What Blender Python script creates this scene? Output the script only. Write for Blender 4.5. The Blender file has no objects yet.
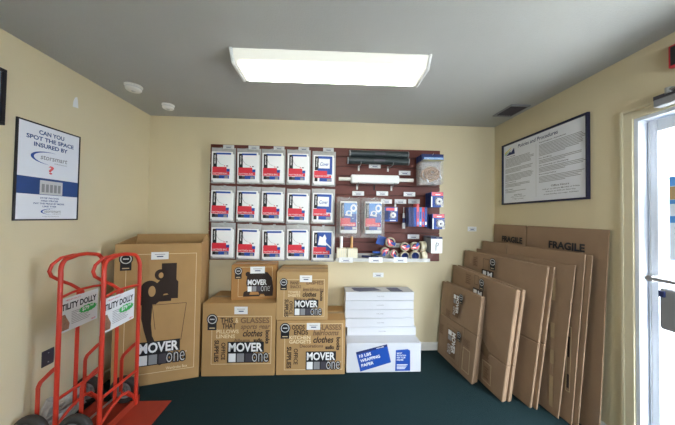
import bpy, bmesh, math, random
from mathutils import Vector, Matrix
random.seed(7)
COL = bpy.context.scene.collection
PI = math.pi
XL, XR, YB, YR, H = -1.835, 1.863, 2.63, -2.2, 2.44

# ------------------------------------------------------------------ materials
def lin(c):
    c = c / 255.0
    return c / 12.92 if c <= 0.04045 else ((c + 0.055) / 1.055) ** 2.4
def rgb(r, g, b): return (lin(r), lin(g), lin(b), 1.0)
def mat(name, col, rough=0.6, var=0.06, scale=20.0, bump=0.0, bscale=60.0, metal=0.0, alpha=1.0, emit=0.0, trans=0.0, stretch=(1, 1, 1), spec=0.5, ior=1.45):
    m = bpy.data.materials.new(name); m.use_nodes = True
    nt = m.node_tree; n = nt.nodes; b = n['Principled BSDF']
    tc = n.new('ShaderNodeTexCoord'); mp = n.new('ShaderNodeMapping'); mp.inputs['Scale'].default_value = stretch
    nt.links.new(tc.outputs['Object'], mp.inputs['Vector'])
    nz = n.new('ShaderNodeTexNoise'); nz.inputs['Scale'].default_value = scale; nz.inputs['Detail'].default_value = 4
    nt.links.new(mp.outputs['Vector'], nz.inputs['Vector'])
    mx = n.new('ShaderNodeMix'); mx.data_type = 'RGBA'
    mx.inputs['A'].default_value = tuple(max(0, x * (1 - var * 2)) for x in col[:3]) + (1,)
    mx.inputs['B'].default_value = tuple(min(1, x * (1 + var * 2)) for x in col[:3]) + (1,)
    nt.links.new(nz.outputs['Fac'], mx.inputs['Factor'])
    nt.links.new(mx.outputs['Result'], b.inputs['Base Color'])
    b.inputs['Roughness'].default_value = rough; b.inputs['Metallic'].default_value = metal
    b.inputs['Alpha'].default_value = alpha; b.inputs['Transmission Weight'].default_value = trans
    b.inputs['Specular IOR Level'].default_value = spec; b.inputs['IOR'].default_value = ior
    if emit:
        b.inputs['Emission Color'].default_value = col; b.inputs['Emission Strength'].default_value = emit
    if bump:
        bz = n.new('ShaderNodeTexNoise'); bz.inputs['Scale'].default_value = bscale; bz.inputs['Detail'].default_value = 6
        nt.links.new(mp.outputs['Vector'], bz.inputs['Vector'])
        bp = n.new('ShaderNodeBump'); bp.inputs['Strength'].default_value = bump; bp.inputs['Distance'].default_value = 0.01
        nt.links.new(bz.outputs['Fac'], bp.inputs['Height']); nt.links.new(bp.outputs['Normal'], b.inputs['Normal'])
    return m
M = {}
M['wall'] = mat('wall_paint', rgb(209, 195, 161), 0.75, 0.02, 3, 0.12, 140)
M['ceiling'] = mat('ceiling_paint', rgb(178, 178, 174), 0.85, 0.02, 3, 0.2, 120)
M['carpet'] = mat('carpet', rgb(31, 50, 53), 0.95, 0.3, 260, 0.8, 420, spec=0.15)
M['trim'] = mat('trim_paint', rgb(225, 222, 214), 0.4, 0.02)
M['casing'] = mat('casing_paint', rgb(214, 203, 172), 0.5, 0.02)
M['kraft'] = mat('kraft_cardboard', rgb(172, 137, 92), 0.8, 0.05, 9, 0.08, 50, spec=0.25)
M['kraft_flat'] = mat('flat_cardboard', rgb(146, 120, 96), 0.8, 0.06, 7, 0.1, 40, spec=0.25)
M['kraft_pale'] = mat('kraft_pale', rgb(174, 142, 98), 0.8, 0.05, 9, 0.08, 50, spec=0.25)
M['kraft_orange'] = mat('kraft_orange', rgb(164, 120, 72), 0.8, 0.05, 9, 0.08, 50, spec=0.25)
M['kraft_edge'] = mat('cardboard_edge', rgb(118, 94, 70), 0.9, 0.15, 90)
M['tape'] = mat('packing_tape', rgb(168, 146, 114), 0.25, 0.05, 30)
M['ink'] = mat('dark_brown_ink', rgb(46, 32, 26), 0.7, 0.05)
M['ink_soft'] = mat('brown_ink', rgb(112, 84, 60), 0.7, 0.05)
M['ink_light'] = mat('cream_ink', rgb(222, 200, 160), 0.7, 0.03)
M['black'] = mat('black', rgb(26, 26, 30), 0.5, 0.05)
M['white'] = mat('white', rgb(232, 232, 232), 0.5, 0.02)
M['paper'] = mat('paper', rgb(222, 222, 222), 0.6, 0.02)
M['whitebox'] = mat('white_cardboard', rgb(196, 197, 202), 0.6, 0.02, 6, 0.05, 40)
M['grey'] = mat('grey_ink', rgb(140, 140, 142), 0.6, 0.02)
M['lightgrey'] = mat('lightgrey_ink', rgb(196, 196, 196), 0.6, 0.02)
M['darkgrey'] = mat('darkgrey', rgb(70, 66, 74), 0.5, 0.04)
M['blue'] = mat('blue_print', rgb(28, 72, 156), 0.4, 0.04)
M['lightblue'] = mat('lightblue_print', rgb(76, 140, 205), 0.4, 0.04)
M['navy'] = mat('navy_print', rgb(34, 46, 96), 0.4, 0.06)
M['redp'] = mat('red_print', rgb(208, 46, 62), 0.4, 0.04)
M['pinkred'] = mat('salmon_print', rgb(222, 98, 104), 0.4, 0.04)
M['green'] = mat('green_print', rgb(58, 176, 84), 0.5, 0.05)
M['yellow'] = mat('yellow_print', rgb(226, 206, 60), 0.5, 0.03)
M['skin'] = mat('photo_brown', rgb(150, 112, 90), 0.5, 0.25, 60)
M['slat'] = mat('mahogany_slat', rgb(98, 45, 34), 0.5, 0.12, 12, 0.03, 60, stretch=(1, 1, 14))
M['slat_dark'] = mat('slat_groove', rgb(70, 34, 26), 0.7, 0.1, 12)
M['plastic'] = mat('clear_sleeve', rgb(205, 204, 202), 0.22, 0.08, 30, 0.9, 22, alpha=0.62)
M['bagplastic'] = mat('clear_bag', rgb(215, 212, 210), 0.12, 0.1, 20, 1.0, 20, alpha=0.22)
M['film'] = mat('stretch_film', rgb(225, 225, 222), 0.12, 0.1, 20, 1.0, 26, alpha=0.5)
M['foam'] = mat('white_foam', rgb(226, 226, 224), 0.8, 0.03, 20, 0.1)
M['redmetal'] = mat('red_powder_coat', rgb(192, 54, 36), 0.35, 0.05, 12, 0.03, 60)
M['redplate'] = mat('dull_red_plate', rgb(150, 50, 32), 0.5, 0.1, 14, 0.05, 60)  # duller red than the tube frame
M['rubber'] = mat('tyre_rubber', rgb(58, 56, 54), 0.7, 0.08, 60, 0.1)
M['hub'] = mat('grey_hub', rgb(150, 148, 148), 0.4, 0.08, 30)
M['steel'] = mat('steel', rgb(170, 170, 172), 0.3, 0.04, metal=0.9)
M['tube_dark'] = mat('dark_tube', rgb(46, 54, 56), 0.35, 0.15, 20)
M['cream'] = mat('cream_plastic', rgb(226, 218, 192), 0.6, 0.03)
M['wood'] = mat('dowel_wood', rgb(196, 150, 96), 0.6, 0.08, 40)
M['rope'] = mat('tan_rope', rgb(168, 128, 92), 0.8, 0.3, 120, 0.4, 200)
M['taperoll'] = mat('clear_tape_roll', rgb(168, 158, 136), 0.25, 0.08, 60)
M['frame_black'] = mat('black_frame', rgb(30, 28, 34), 0.35, 0.05)
M['frame_navy'] = mat('dark_navy_frame', rgb(30, 32, 62), 0.35, 0.05)
M['poster'] = mat('poster_paper', rgb(226, 228, 234), 0.35, 0.01)
M['poster_blue'] = mat('poster_blue', rgb(40, 72, 128), 0.35, 0.08, 6)
M['alum'] = mat('door_paint', rgb(214, 218, 226), 0.4, 0.01)
M['plastic_white'] = mat('white_plastic', rgb(222, 220, 214), 0.4, 0.02)
M['housing'] = mat('fixture_housing', rgb(225, 225, 222), 0.4, 0.01)
M['lens'] = mat('lit_lens', (1.0, 0.985, 0.90, 1), 0.3, 0.0, emit=5.6)
# the tubes behind the lens stop short of its ends and sides
def lit_lens(m):
    nt = m.node_tree; n = nt.nodes; b = n['Principled BSDF']
    for l in list(b.inputs['Base Color'].links): nt.links.remove(l)
    b.inputs['Base Color'].default_value = (0.5, 0.5, 0.46, 1); b.inputs['Emission Color'].default_value = (1.0, 1.0, 0.88, 1)
    tc = n.new('ShaderNodeTexCoord'); sp = n.new('ShaderNodeSeparateXYZ'); nt.links.new(tc.outputs['Object'], sp.inputs[0])
    fs = []
    for ax, a0, a1 in (('X', 0.600, 0.545), ('Y', 0.120, 0.080)):
        ab = n.new('ShaderNodeMath'); ab.operation = 'ABSOLUTE'; nt.links.new(sp.outputs[ax], ab.inputs[0])
        mr = n.new('ShaderNodeMapRange'); mr.interpolation_type = 'SMOOTHSTEP'; mr.inputs['From Min'].default_value = a1; mr.inputs['From Max'].default_value = a0; mr.inputs['To Min'].default_value = 1; mr.inputs['To Max'].default_value = 0
        nt.links.new(ab.outputs[0], mr.inputs['Value']); fs.append(mr)
    mu = n.new('ShaderNodeMath'); mu.operation = 'MULTIPLY'; nt.links.new(fs[0].outputs[0], mu.inputs[0]); nt.links.new(fs[1].outputs[0], mu.inputs[1])
    ma = n.new('ShaderNodeMath'); ma.operation = 'MULTIPLY_ADD'; nt.links.new(mu.outputs[0], ma.inputs[0]); ma.inputs[1].default_value = 6.2; ma.inputs[2].default_value = 0.26
    nt.links.new(ma.outputs[0], b.inputs['Emission Strength'])
lit_lens(M['lens'])
M['tubeglow'] = mat('lit_tube', (1.0, 1.0, 0.95, 1), 0.3, 0.0, emit=9)
M['ground'] = mat('concrete', rgb(200, 198, 194), 0.9, 0.06, 4, 0.1)
M['stucco'] = mat('outside_stucco', rgb(205, 200, 190), 0.9, 0.04, 4)
M['glass'] = mat('glass', (1, 1, 1, 1), 0.02, 0.0, alpha=0.08)
M['carblue'] = mat('teal_paint', rgb(40, 130, 140), 0.3, 0.03)
M['carred'] = mat('crimson_paint', rgb(170, 50, 70), 0.3, 0.03)

# ------------------------------------------------------------------ mesh builder
_txt = {}
def glyphs(s, bold=0.0, shear=0.0):
    k = (s, bold, shear)
    if k in _txt: return _txt[k]
    cu = bpy.data.curves.new('lettering', 'FONT'); cu.body = s; cu.resolution_u = 3; cu.offset = bold; cu.shear = shear
    o = bpy.data.objects.new('lettering', cu); COL.objects.link(o)
    dg = bpy.context.evaluated_depsgraph_get(); me = bpy.data.meshes.new_from_object(o.evaluated_get(dg))
    vs = [(v.co.x, v.co.y) for v in me.vertices]; fs = [tuple(p.vertices) for p in me.polygons]
    bpy.data.objects.remove(o); bpy.data.curves.remove(cu); bpy.data.meshes.remove(me)
    x0 = min(v[0] for v in vs); x1 = max(v[0] for v in vs); y0 = min(v[1] for v in vs); y1 = max(v[1] for v in vs)
    vs = [((x - x0) / (x1 - x0), (y - y0) / (y1 - y0)) for x, y in vs]
    _txt[k] = (vs, fs); return _txt[k]

class MB:
    def __init__(s): s.v = []; s.f = []; s.m = []; s.mats = []; s.M = Matrix.Identity(4); s.cur = 0; s.smooth = []
    def use(s, name):
        if name not in s.mats: s.mats.append(name)
        s.cur = s.mats.index(name); return s
    def add(s, vs, fs, smooth=False):
        b = len(s.v); s.v += [tuple(s.M @ Vector(p)) for p in vs]
        for f in fs: s.f.append(tuple(b + i for i in f)); s.m.append(s.cur); s.smooth.append(smooth)
    def box(s, x0, x1, y0, y1, z0, z1):
        v = [(x, y, z) for z in (z0, z1) for y in (y0, y1) for x in (x0, x1)]
        s.add(v, [(0, 2, 3, 1), (4, 5, 7, 6), (0, 1, 5, 4), (2, 6, 7, 3), (0, 4, 6, 2), (1, 3, 7, 5)]); return s
    def rect(s, x0, x1, z0, z1, y):            # printed patch facing -Y
        s.add([(x0, y, z0), (x1, y, z0), (x1, y, z1), (x0, y, z1)], [(0, 1, 2, 3)]); return s
    def outline(s, x0, x1, z0, z1, y, t):
        s.rect(x0, x1, z0, z0 + t, y); s.rect(x0, x1, z1 - t, z1, y); s.rect(x0, x0 + t, z0 + t, z1 - t, y); s.rect(x1 - t, x1, z0 + t, z1 - t, y); return s
    def poly(s, pts, y):                        # flat printed outline in XZ
        s.add([(p[0], y, p[1]) for p in pts], [tuple(range(len(pts)))]); return s
    def disc(s, cx, cz, r, y, n=24, r0=0.0, rz=None):
        rz = rz or r
        if r0 <= 0: s.poly([(cx + r * math.cos(2 * PI * i / n), cz + rz * math.sin(2 * PI * i / n)) for i in range(n)], y)
        else:
            k = r0 / r; v = []
            for i in range(n):
                a = 2 * PI * i / n; v.append((cx + r * math.cos(a), y, cz + rz * math.sin(a))); v.append((cx + k * r * math.cos(a), y, cz + k * rz * math.sin(a)))
            s.add(v, [(2 * i, 2 * ((i + 1) % n), 2 * ((i + 1) % n) + 1, 2 * i + 1) for i in range(n)])
        return s
    def text(s, t, x0, x1, z0, z1, y, bold=0.0, shear=0.0, rot=0):
        vs, fs = glyphs(t, bold, shear); o = []
        for a, b in vs:
            if rot == 0: o.append((x0 + a * (x1 - x0), y, z0 + b * (z1 - z0)))
            elif rot == 90: o.append((x1 - b * (x1 - x0), y, z0 + a * (z1 - z0)))    # reads upwards
            else: o.append((x0 + b * (x1 - x0), y, z1 - a * (z1 - z0)))              # reads downwards
        s.add(o, fs); return s
    def tube(s, pts, r, n=10, closed=False):
        pts = [Vector(p) for p in pts]; N = len(pts); rings = []; ref = None
        for i, p in enumerate(pts):
            if closed: d = (pts[(i + 1) % N] - pts[i - 1]).normalized()
            else: d = (pts[min(i + 1, N - 1)] - pts[max(i - 1, 0)]).normalized()
            if ref is None: ref = Vector((0, 0, 1)) if abs(d.z) < 0.9 else Vector((1, 0, 0))
            a = (ref - d * ref.dot(d)).normalized(); ref = a; b = d.cross(a)
            rr = r[i] if isinstance(r, (list, tuple)) else r
            rings.append([p + (a * math.cos(2 * PI * k / n) + b * math.sin(2 * PI * k / n)) * rr for k in range(n)])
        v = [tuple(q) for ring in rings for q in ring]; f = []
        for i in range(N if closed else N - 1):
            j = (i + 1) % N
            for k in range(n): f.append((i * n + k, i * n + (k + 1) % n, j * n + (k + 1) % n, j * n + k))
        s.add(v, f, True)
        if not closed: s.add([tuple(q) for q in rings[0]], [tuple(range(n))[::-1]]); s.add([tuple(q) for q in rings[-1]], [tuple(range(n))])
        return s
    def cyl(s, a, b, r, n=20): return s.tube([a, b], r, n)
    def lathe(s, prof, c, axis='y', n=28, closed=False):       # prof: (radius, offset along axis)
        v = []
        for r, h in prof:
            for k in range(n):
                a = 2 * PI * k / n; p = (r * math.cos(a), h, r * math.sin(a)) if axis == 'y' else ((r * math.cos(a), r * math.sin(a), h) if axis == 'z' else (h, r * math.cos(a), r * math.sin(a)))
                v.append((p[0] + c[0], p[1] + c[1], p[2] + c[2]))
        f = []; P = len(prof)
        for i in range(P if closed else P - 1):
            j = (i + 1) % P
            for k in range(n): f.append((i * n + k, i * n + (k + 1) % n, j * n + (k + 1) % n, j * n + k))
        s.add(v, f, True); return s
    def hull(s, a, b):                           # prism between two matching point loops
        n = len(a); s.add(list(a) + list(b), [tuple(range(n))[::-1], tuple(range(n, 2 * n))] + [(i, (i + 1) % n, n + (i + 1) % n, n + i) for i in range(n)]); return s
    def build(s, name, parent=None, bevel=0, fix=True, seg=2):
        me = bpy.data.meshes.new(name); me.from_pydata(s.v, [], s.f)
        for m in s.mats: me.materials.append(M[m])
        for p, k, sm in zip(me.polygons, s.m, s.smooth): p.material_index = k; p.use_smooth = sm
        if fix:
            bm = bmesh.new(); bm.from_mesh(me); bmesh.ops.recalc_face_normals(bm, faces=bm.faces); bm.to_mesh(me); bm.free()
        o = bpy.data.objects.new(name, me); COL.objects.link(o)
        if parent: o.parent = parent
        if bevel:
            b = o.modifiers.new('edge_rounding', 'BEVEL'); b.width = bevel; b.segments = seg; b.limit_method = 'ANGLE'; b.angle_limit = 0.7
        return o
def mb(name): return MB().use(name)
def thing(name, label, cat, loc=(0, 0, 0), rz=0.0, group=None):
    o = bpy.data.objects.new(name, None); COL.objects.link(o); o.location = loc; o.rotation_euler = (0, 0, rz); o.empty_display_size = 0.05
    o['label'] = label; o['category'] = cat
    if group: o['group'] = group
    return o
def tag(o, label, cat, group=None):
    o['label'] = label; o['category'] = cat
    if group: o['group'] = group
    return o
def struct(o): o['kind'] = 'structure'; return o
def dup(root, loc, rz=None, label=None, group=None):
    r = root.copy(); COL.objects.link(r); r.location = loc
    if rz is not None: r.rotation_euler = (0, 0, rz)
    if label: r['label'] = label
    if group: r['group'] = group
    for ch in list(root.children):
        c = ch.copy(); COL.objects.link(c); c.parent = r
        for g in list(ch.children):
            d = g.copy(); COL.objects.link(d); d.parent = c
    return r

# ------------------------------------------------------------------ room shell
T = 0.12
DY0, DY1, DZ = 0.47, 1.395, 2.035           # door opening in the right wall
struct(mb('carpet').box(XL - T, XR, YR - T, YB + T, -0.1, 0).build('floor'))
struct(mb('ceiling').box(XL - T, XR + T, YR - T, YB + T, H, H + 0.1).build('ceiling'))
struct(mb('wall').box(XL - T, XR + T, YB, YB + T, 0, H).build('wall_back'))
struct(mb('wall').box(XL - T, XL, YR - T, YB, 0, H).build('wall_left'))
w = mb('wall'); w.box(XR, XR + T, DY1, YB, 0, H); w.box(XR, XR + T, YR - T, DY0, 0, H); w.box(XR, XR + T, DY0, DY1, DZ, H); struct(w.build('wall_right'))
WX0, WX1, WZ0, WZ1 = 0.0, 1.2, 1.0, 1.9  # unseen window behind the camera, added to let in fill light
w = mb('wall'); w.box(XL, WX0, YR - T, YR, 0, H); w.box(WX1, XR, YR - T, YR, 0, H); w.box(WX0, WX1, YR - T, YR, 0, WZ0); w.box(WX0, WX1, YR - T, YR, WZ1, H); struct(w.build('wall_front'))
w = mb('trim'); w.outline(WX0, WX1, WZ0, WZ1, YR - 0.06, 0.05); w.box((WX0 + WX1) / 2 - 0.02, (WX0 + WX1) / 2 + 0.02, YR - 0.08, YR - 0.04, WZ0, WZ1); w.box(WX0, WX1, YR - 0.08, YR + 0.03, WZ0 - 0.03, WZ0)
wf = struct(w.build('added_window_1'))
mb('glass').box(WX0 + 0.05, WX1 - 0.05, YR - 0.07, YR - 0.066, WZ0 + 0.05, WZ1 - 0.05).build('pane', wf)
def baseboard(a, b, inward, name):
    a = Vector(a); b = Vector(b); n = Vector(inward); w = mb('trim')
    prof = [(0, 0), (0.014, 0), (0.014, 0.066), (0.009, 0.078), (0, 0.082)]
    w.hull([tuple(a + n * x + Vector((0, 0, z))) for x, z in prof], [tuple(b + n * x + Vector((0, 0, z))) for x, z in prof]); return struct(w.build(name))
baseboard((XL, YB, 0), (XR, YB, 0), (0, -1, 0), 'baseboard_back')
baseboard((XL, YR, 0), (XL, YB - 0.014, 0), (1, 0, 0), 'baseboard_left')
baseboard((XR, DY1 + 0.06, 0), (XR, YB - 0.014, 0), (-1, 0, 0), 'baseboard_right')
baseboard((XR, YR, 0), (XR, DY0 - 0.06, 0), (-1, 0, 0), 'baseboard_right')
# door casing and jamb
w = mb('casing')
for y0, y1 in ((DY1, DY1 + 0.058), (DY0 - 0.058, DY0)): w.box(XR - 0.013, XR, y0, y1, 0, DZ + 0.058)
w.box(XR - 0.013, XR, DY0, DY1, DZ, DZ + 0.058)
for y0, y1 in ((DY1 + 0.044, DY1 + 0.06), (DY0 - 0.06, DY0 - 0.044)): w.box(XR - 0.02, XR - 0.013, y0, y1, 0, DZ + 0.06)
w.box(XR - 0.02, XR - 0.013, DY0 - 0.044, DY1 + 0.044, DZ + 0.044, DZ + 0.06)
struct(w.build('trim_1', bevel=0.003))
w = mb('alum')
w.box(XR - 0.004, XR + T, DY1 - 0.022, DY1, 0, DZ); w.box(XR - 0.004, XR + T, DY0, DY0 + 0.022, 0, DZ); w.box(XR - 0.004, XR + T, DY0 + 0.022, DY1 - 0.022, DZ - 0.022, DZ)
struct(w.build('trim_2', bevel=0.003))
# door leaf: painted stile door with one large pane
door = bpy.data.objects.new('door_1', None); COL.objects.link(door); door['kind'] = 'structure'; door.location = (XR + 0.05, 0, 0)
a, b, zt = DY0 + 0.025, DY1 - 0.025, DZ - 0.026
w = mb('alum'); w.box(0, 0.044, b - 0.045, b, 0.01, zt); w.box(0, 0.044, a, a + 0.07, 0.01, zt); w.box(0, 0.044, a + 0.07, b - 0.045, 0.01, 0.12); w.box(0, 0.044, a + 0.07, b - 0.045, zt - 0.07, zt)
w.build('door_frame', door, bevel=0.004)
mb('glass').box(0.02, 0.024, a + 0.07, b - 0.045, 0.12, zt - 0.07).build('door_pane', door)
w = mb('lightgrey'); w.box(-0.004, 0.0, b - 0.012, b - 0.010, 0.012, zt); w.build('door_seam', door)
w = mb('steel'); w.cyl((-0.055, a + 0.02, 1.09), (-0.055, b - 0.03, 1.09), 0.011, 14)
for y in (a + 0.03, b - 0.045): w.box(-0.06, 0, y - 0.012, y + 0.012, 1.075, 1.105)
w.build('push_bar', door)
w = mb('grey'); w.box(-0.05, -0.004, 1.20, 1.295, 0.82, 1.05); lb = w.build('lock_case', door, bevel=0.016, seg=3)
mb('navy').box(-0.062, -0.05, 1.262, 1.288, 1.0, 1.035).build('lock_button', lb, bevel=0.004)
# closer
c = thing('door_closer', 'silver door closer arm above the glass door', 'door closer', (XR, 1.15, 2.06))
w = mb('grey'); w.box(-0.07, -0.021, -0.2, 0.11, -0.02, 0.022); w.build('closer_body', c, bevel=0.006)
w = mb('darkgrey'); w.box(-0.05, -0.021, -0.12, 0.125, 0.024, 0.05); w.build('closer_bracket', c, bevel=0.004)
w = mb('steel'); w.tube([(-0.05, 0.06, 0.055), (-0.1, -0.12, 0.058), (-0.05, -0.3, 0.03)], 0.008); w.cyl((-0.05, 0.06, 0.04), (-0.05, 0.06, 0.07), 0.014); w.build('closer_arm', c)
# threshold
struct(mb('steel').box(XR, XR + T, DY0 + 0.022, DY1 - 0.022, 0, 0.009).build('trim_3'))

# ------------------------------------------------------------------ outside the door
struct(mb('ground').box(XR + T, 16, -12, 14, -0.12, -0.02).build('pavement'))
bd = thing('storage_building', 'pale single storey building across the bright pavement outside the door', 'building', (11, 4, -0.02))
mb('stucco').box(0, 3, -8, 6, 0, 3.2).build('wall', bd)
w = mb('trim'); w.box(-0.25, 3.2, -8.2, 6.2, 3.2, 3.4); w.build('roof', bd)
for i in range(4): mb('lightblue').box(-0.04, 0, -6.6 + i * 3.2, -4.2 + i * 3.2, 0, 2.3).build('roller_door', bd)
rl = thing('metal_railing', 'dark metal railing seen low through the door glass', 'railing', (4.6, 2.2, -0.02))
w = mb('darkgrey')
for z in (0.95, 0.1): w.box(-0.02, 0.02, -2.0, 2.6, z, z + 0.04)
w.build('rail', rl)
w = mb('darkgrey')
for i in range(31): w.box(-0.008, 0.008, -1.95 + i * 0.15, -1.93 + i * 0.15, 0.14, 0.95)
w.build('baluster', rl)['kind'] = 'stuff'
# poster on the door glass
po = thing('window_poster', 'white poster with blue and orange bands taped to the door glass', 'poster', (XR + 0.068, 0, 0))
w = mb('poster').box(-0.0006, 0.0002, 0.95, 1.292, 1.2, 1.67); w.build('poster_sheet', po)
w = MB(); w.M = Matrix.Rotation(-PI / 2, 4, 'Z')
# local x -> -y world, so x = -y
for m_, z0, z1 in (('lightblue', 1.615, 1.668), ('kraft_pale', 1.54, 1.612), ('lightblue', 1.515, 1.538), ('lightblue', 1.41, 1.447)): w.use(m_).rect(-1.29, -0.952, z0, z1, -0.001)
w.use('navy').text('8:00 am', -1.24, -1.15, 1.468, 1.495, -0.0012)
for i in range(3): w.use('navy').rect(-1.27, -1.02 - 0.03 * i, 1.376 - i * 0.03, 1.384 - i * 0.03, -0.001)
w.build('printed_bands', po, fix=False)

# ------------------------------------------------------------------ ceiling fixtures
fx = thing('ceiling_light', 'long lit fluorescent wraparound fixture on the ceiling', 'ceiling light', (0.024, 1.645, H), -0.018)
L2 = 0.615
prof = [(-0.145, 0.0), (-0.145, -0.012), (-0.10, -0.075), (0.10, -0.075), (0.145, -0.012), (0.145, 0.0)]
w = mb('lens'); inset = [(y, z) for y, z in prof]
w.hull([(-L2 + 0.006, y, z - 0.0) for y, z in inset], [(L2 - 0.006, y, z) for y, z in inset]); w.build('diffuser', fx, bevel=0.012)
for s in (-1, 1):
    w = mb('housing'); pr = [(y * 1.04, z * 1.04) for y, z in prof]
    w.hull([(s * (L2 - 0.006), y, z) for y, z in pr], [(s * (L2 + 0.012), y, z) for y, z in pr]); w.build('end_cap', fx, bevel=0.004)
mb('housing').box(-L2 + 0.006, L2 - 0.006, -0.14, 0.14, -0.004, -0.0005).build('housing', fx)
def detector(x, y, r, label):
    d = thing('smoke_detector', label, 'smoke detector', (x, y, H), 0, 'round ceiling devices')
    w = mb('plastic_white'); w.lathe([(0.001, -0.0005), (r * 1.12, -0.0005), (r * 1.12, -0.008), (r, -0.010), (r, -0.03), (r * 0.86, -0.04), (0.001, -0.042)], (0, 0, 0), 'z'); w.build('housing', d)
    w = mb('lightgrey'); w.lathe([(r * 1.005, -0.016), (r * 1.012, -0.018), (r * 1.012, -0.022), (r * 1.005, -0.024)], (0, 0, 0), 'z', closed=True); w.build('vent_slot', d)
    mb('lightgrey').lathe([(0.001, -0.048), (0.012, -0.047), (0.014, -0.042)], (0, 0, 0), 'z').build('test_button', d)
detector(-1.555, 2.03, 0.054, 'larger white smoke detector with a centre button, nearer the left wall picture')
detector(-1.49, 2.36, 0.046, 'smaller plain white ceiling detector near the back wall')
v = thing('air_vent', 'small dark slotted air vent in the ceiling above the framed policies', 'air vent', (1.72, 2.21, H))
w = mb('grey'); w.box(-0.09, 0.09, -0.125, -0.10, -0.012, 0); w.box(-0.09, 0.09, 0.10, 0.125, -0.012, 0); w.box(-0.09, -0.075, -0.10, 0.10, -0.012, 0); w.box(0.075, 0.09, -0.10, 0.10, -0.012, 0); w.build('vent_frame', v, bevel=0.003)
mb('black').box(-0.075, 0.075, -0.10, 0.10, -0.003, 0).build('vent_opening', v)
for i in range(6):
    w = mb('darkgrey'); x = -0.062 + i * 0.025; w.hull([(x, -0.098, -0.003), (x + 0.003, -0.098, -0.003), (x + 0.012, -0.098, -0.012), (x + 0.009, -0.098, -0.012)], [(x, 0.098, -0.003), (x + 0.003, 0.098, -0.003), (x + 0.012, 0.098, -0.012), (x + 0.009, 0.098, -0.012)]); w.build('louvre', v)

# ------------------------------------------------------------------ things on the left wall
def frame(name, label, loc, rz, w_, h_, fm, bw, depth=0.022):
    f = thing(name, label, 'framed poster', loc, rz)          # local: x across, z up, facing -Y, origin at lower edge centre
    w = mb(fm)
    w.box(-w_ / 2, w_ / 2, -depth, -0.001, 0, bw); w.box(-w_ / 2, w_ / 2, -depth, -0.001, h_ - bw, h_)
    w.box(-w_ / 2, -w_ / 2 + bw, -depth, -0.001, bw, h_ - bw); w.box(w_ / 2 - bw, w_ / 2, -depth, -0.001, bw, h_ - bw); w.build('frame', f, bevel=0.002)
    mb('poster').box(-w_ / 2 + bw, w_ / 2 - bw, -0.010, -0.002, bw, h_ - bw).build('poster_sheet', f)
    return f
f = frame('framed_poster', 'black framed white poster with blue band about spotting the space, on the left wall', (XL, 1.716, 1.362), PI / 2, 0.376, 0.615, 'frame_black', 0.009, 0.013)
Y = -0.0108
w = MB()
w.use('poster_blue')
w.text('CAN YOU', -0.075, 0.075, 0.548, 0.576, Y, .03); w.text('SPOT THE SPACE', -0.14, 0.14, 0.508, 0.535, Y, .03); w.text('INSURED BY', -0.1, 0.1, 0.467, 0.494, Y, .03)
w.rect(-0.184, 0.184, 0.165, 0.272, Y)
for i in range(5): w.text(('STOP PAYING', 'HIGH PRICES', 'PAY THE PRICE BY MORE', 'LIKE THIS', '')[i] or '.', -(0.055, 0.05, 0.09, 0.04, 0.001)[i], (0.055, 0.05, 0.09, 0.04, 0.001)[i], 0.139 - i * 0.018, 0.150 - i * 0.018, Y, .02)
w.use('grey').text('storsmart', -0.062, 0.1, 0.392, 0.420, Y, .01, .15); w.text('INSURANCE', 0.02, 0.1, 0.374, 0.382, Y)
def swoosh(w, cx, cz, rx, rz_, y):
    n = 20; pts = []
    for i in range(n + 1): a = math.radians(75 + 190 * i / n); pts.append((cx + rx * math.cos(a), cz + rz_ * math.sin(a)))
    for i in range(n, -1, -1):
        a = math.radians(75 + 190 * i / n); t = 0.14 * math.sin(PI * i / n) + .01; pts.append((cx + rx * (1 - t) * math.cos(a), cz + rz_ * (1 - t * 1.2) * math.sin(a)))
    for i in range(n): w.add([(p[0], y, p[1]) for p in (pts[i], pts[i + 1], pts[2 * n - i], pts[2 * n + 1 - i])], [(0, 1, 2, 3)])
w.use('blue'); swoosh(w, 0.0, 0.405, 0.115, 0.042, Y); swoosh(w, 0.02, 0.057, 0.07, 0.02, Y)
w.use('grey').text('storsmart', -0.03, 0.07, 0.05, 0.066, Y, .01, .15)
w.text('INSURANCE', 0.02, 0.07, 0.038, 0.045, Y); w.text('STORAGE INSURANCE', -0.04, 0.06, 0.022, 0.028, Y)
w.use('pinkred').text('?', -0.014, 0.018, 0.303, 0.358, Y, .02)
w.build('printing', f, fix=False)
w = mb('lightgrey').rect(-0.06, 0.075, 0.168, 0.258, Y - .0004)
w.use('grey')
for i in range(5): w.rect(-0.05 + i * 0.024, -0.033 + i * 0.024, 0.182, 0.235, Y - .0008)
w.build('picture_panel', f, fix=False)
f = frame('framed_picture', 'dark framed blue picture on the left wall, nearest the camera', (XL, 1.247, 1.9), PI / 2, 0.44, 0.315, 'frame_black', 0.018)
w = mb('poster_blue').rect(-0.2, 0.2, 0.02, 0.295, Y); w.use('lightblue').rect(-0.2, 0.2, 0.02, 0.12, Y - .0004); w.use('navy').disc(0.12, 0.17, 0.05, Y - .0008); w.build('picture_print', f, fix=False)
w = mb('paper'); w.add([(0.001, -.02, -.04), (0.001, .02, -.035), (0.001, .014, .02), (0.006, .004, .042), (0.006, -.012, .03), (0.001, -.018, .0)], [(0, 1, 2, 3, 4, 5)])
o = tag(w.build('paper_scrap'), 'small torn white paper scrap stuck high on the left wall', 'scrap'); o.location = (XL, 1.87, 2.22)
op = thing('outlet_plate', 'dark grey blank outlet plate low on the left wall behind the dollies', 'wall plate', (XL, 1.747, 0.45))
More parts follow.
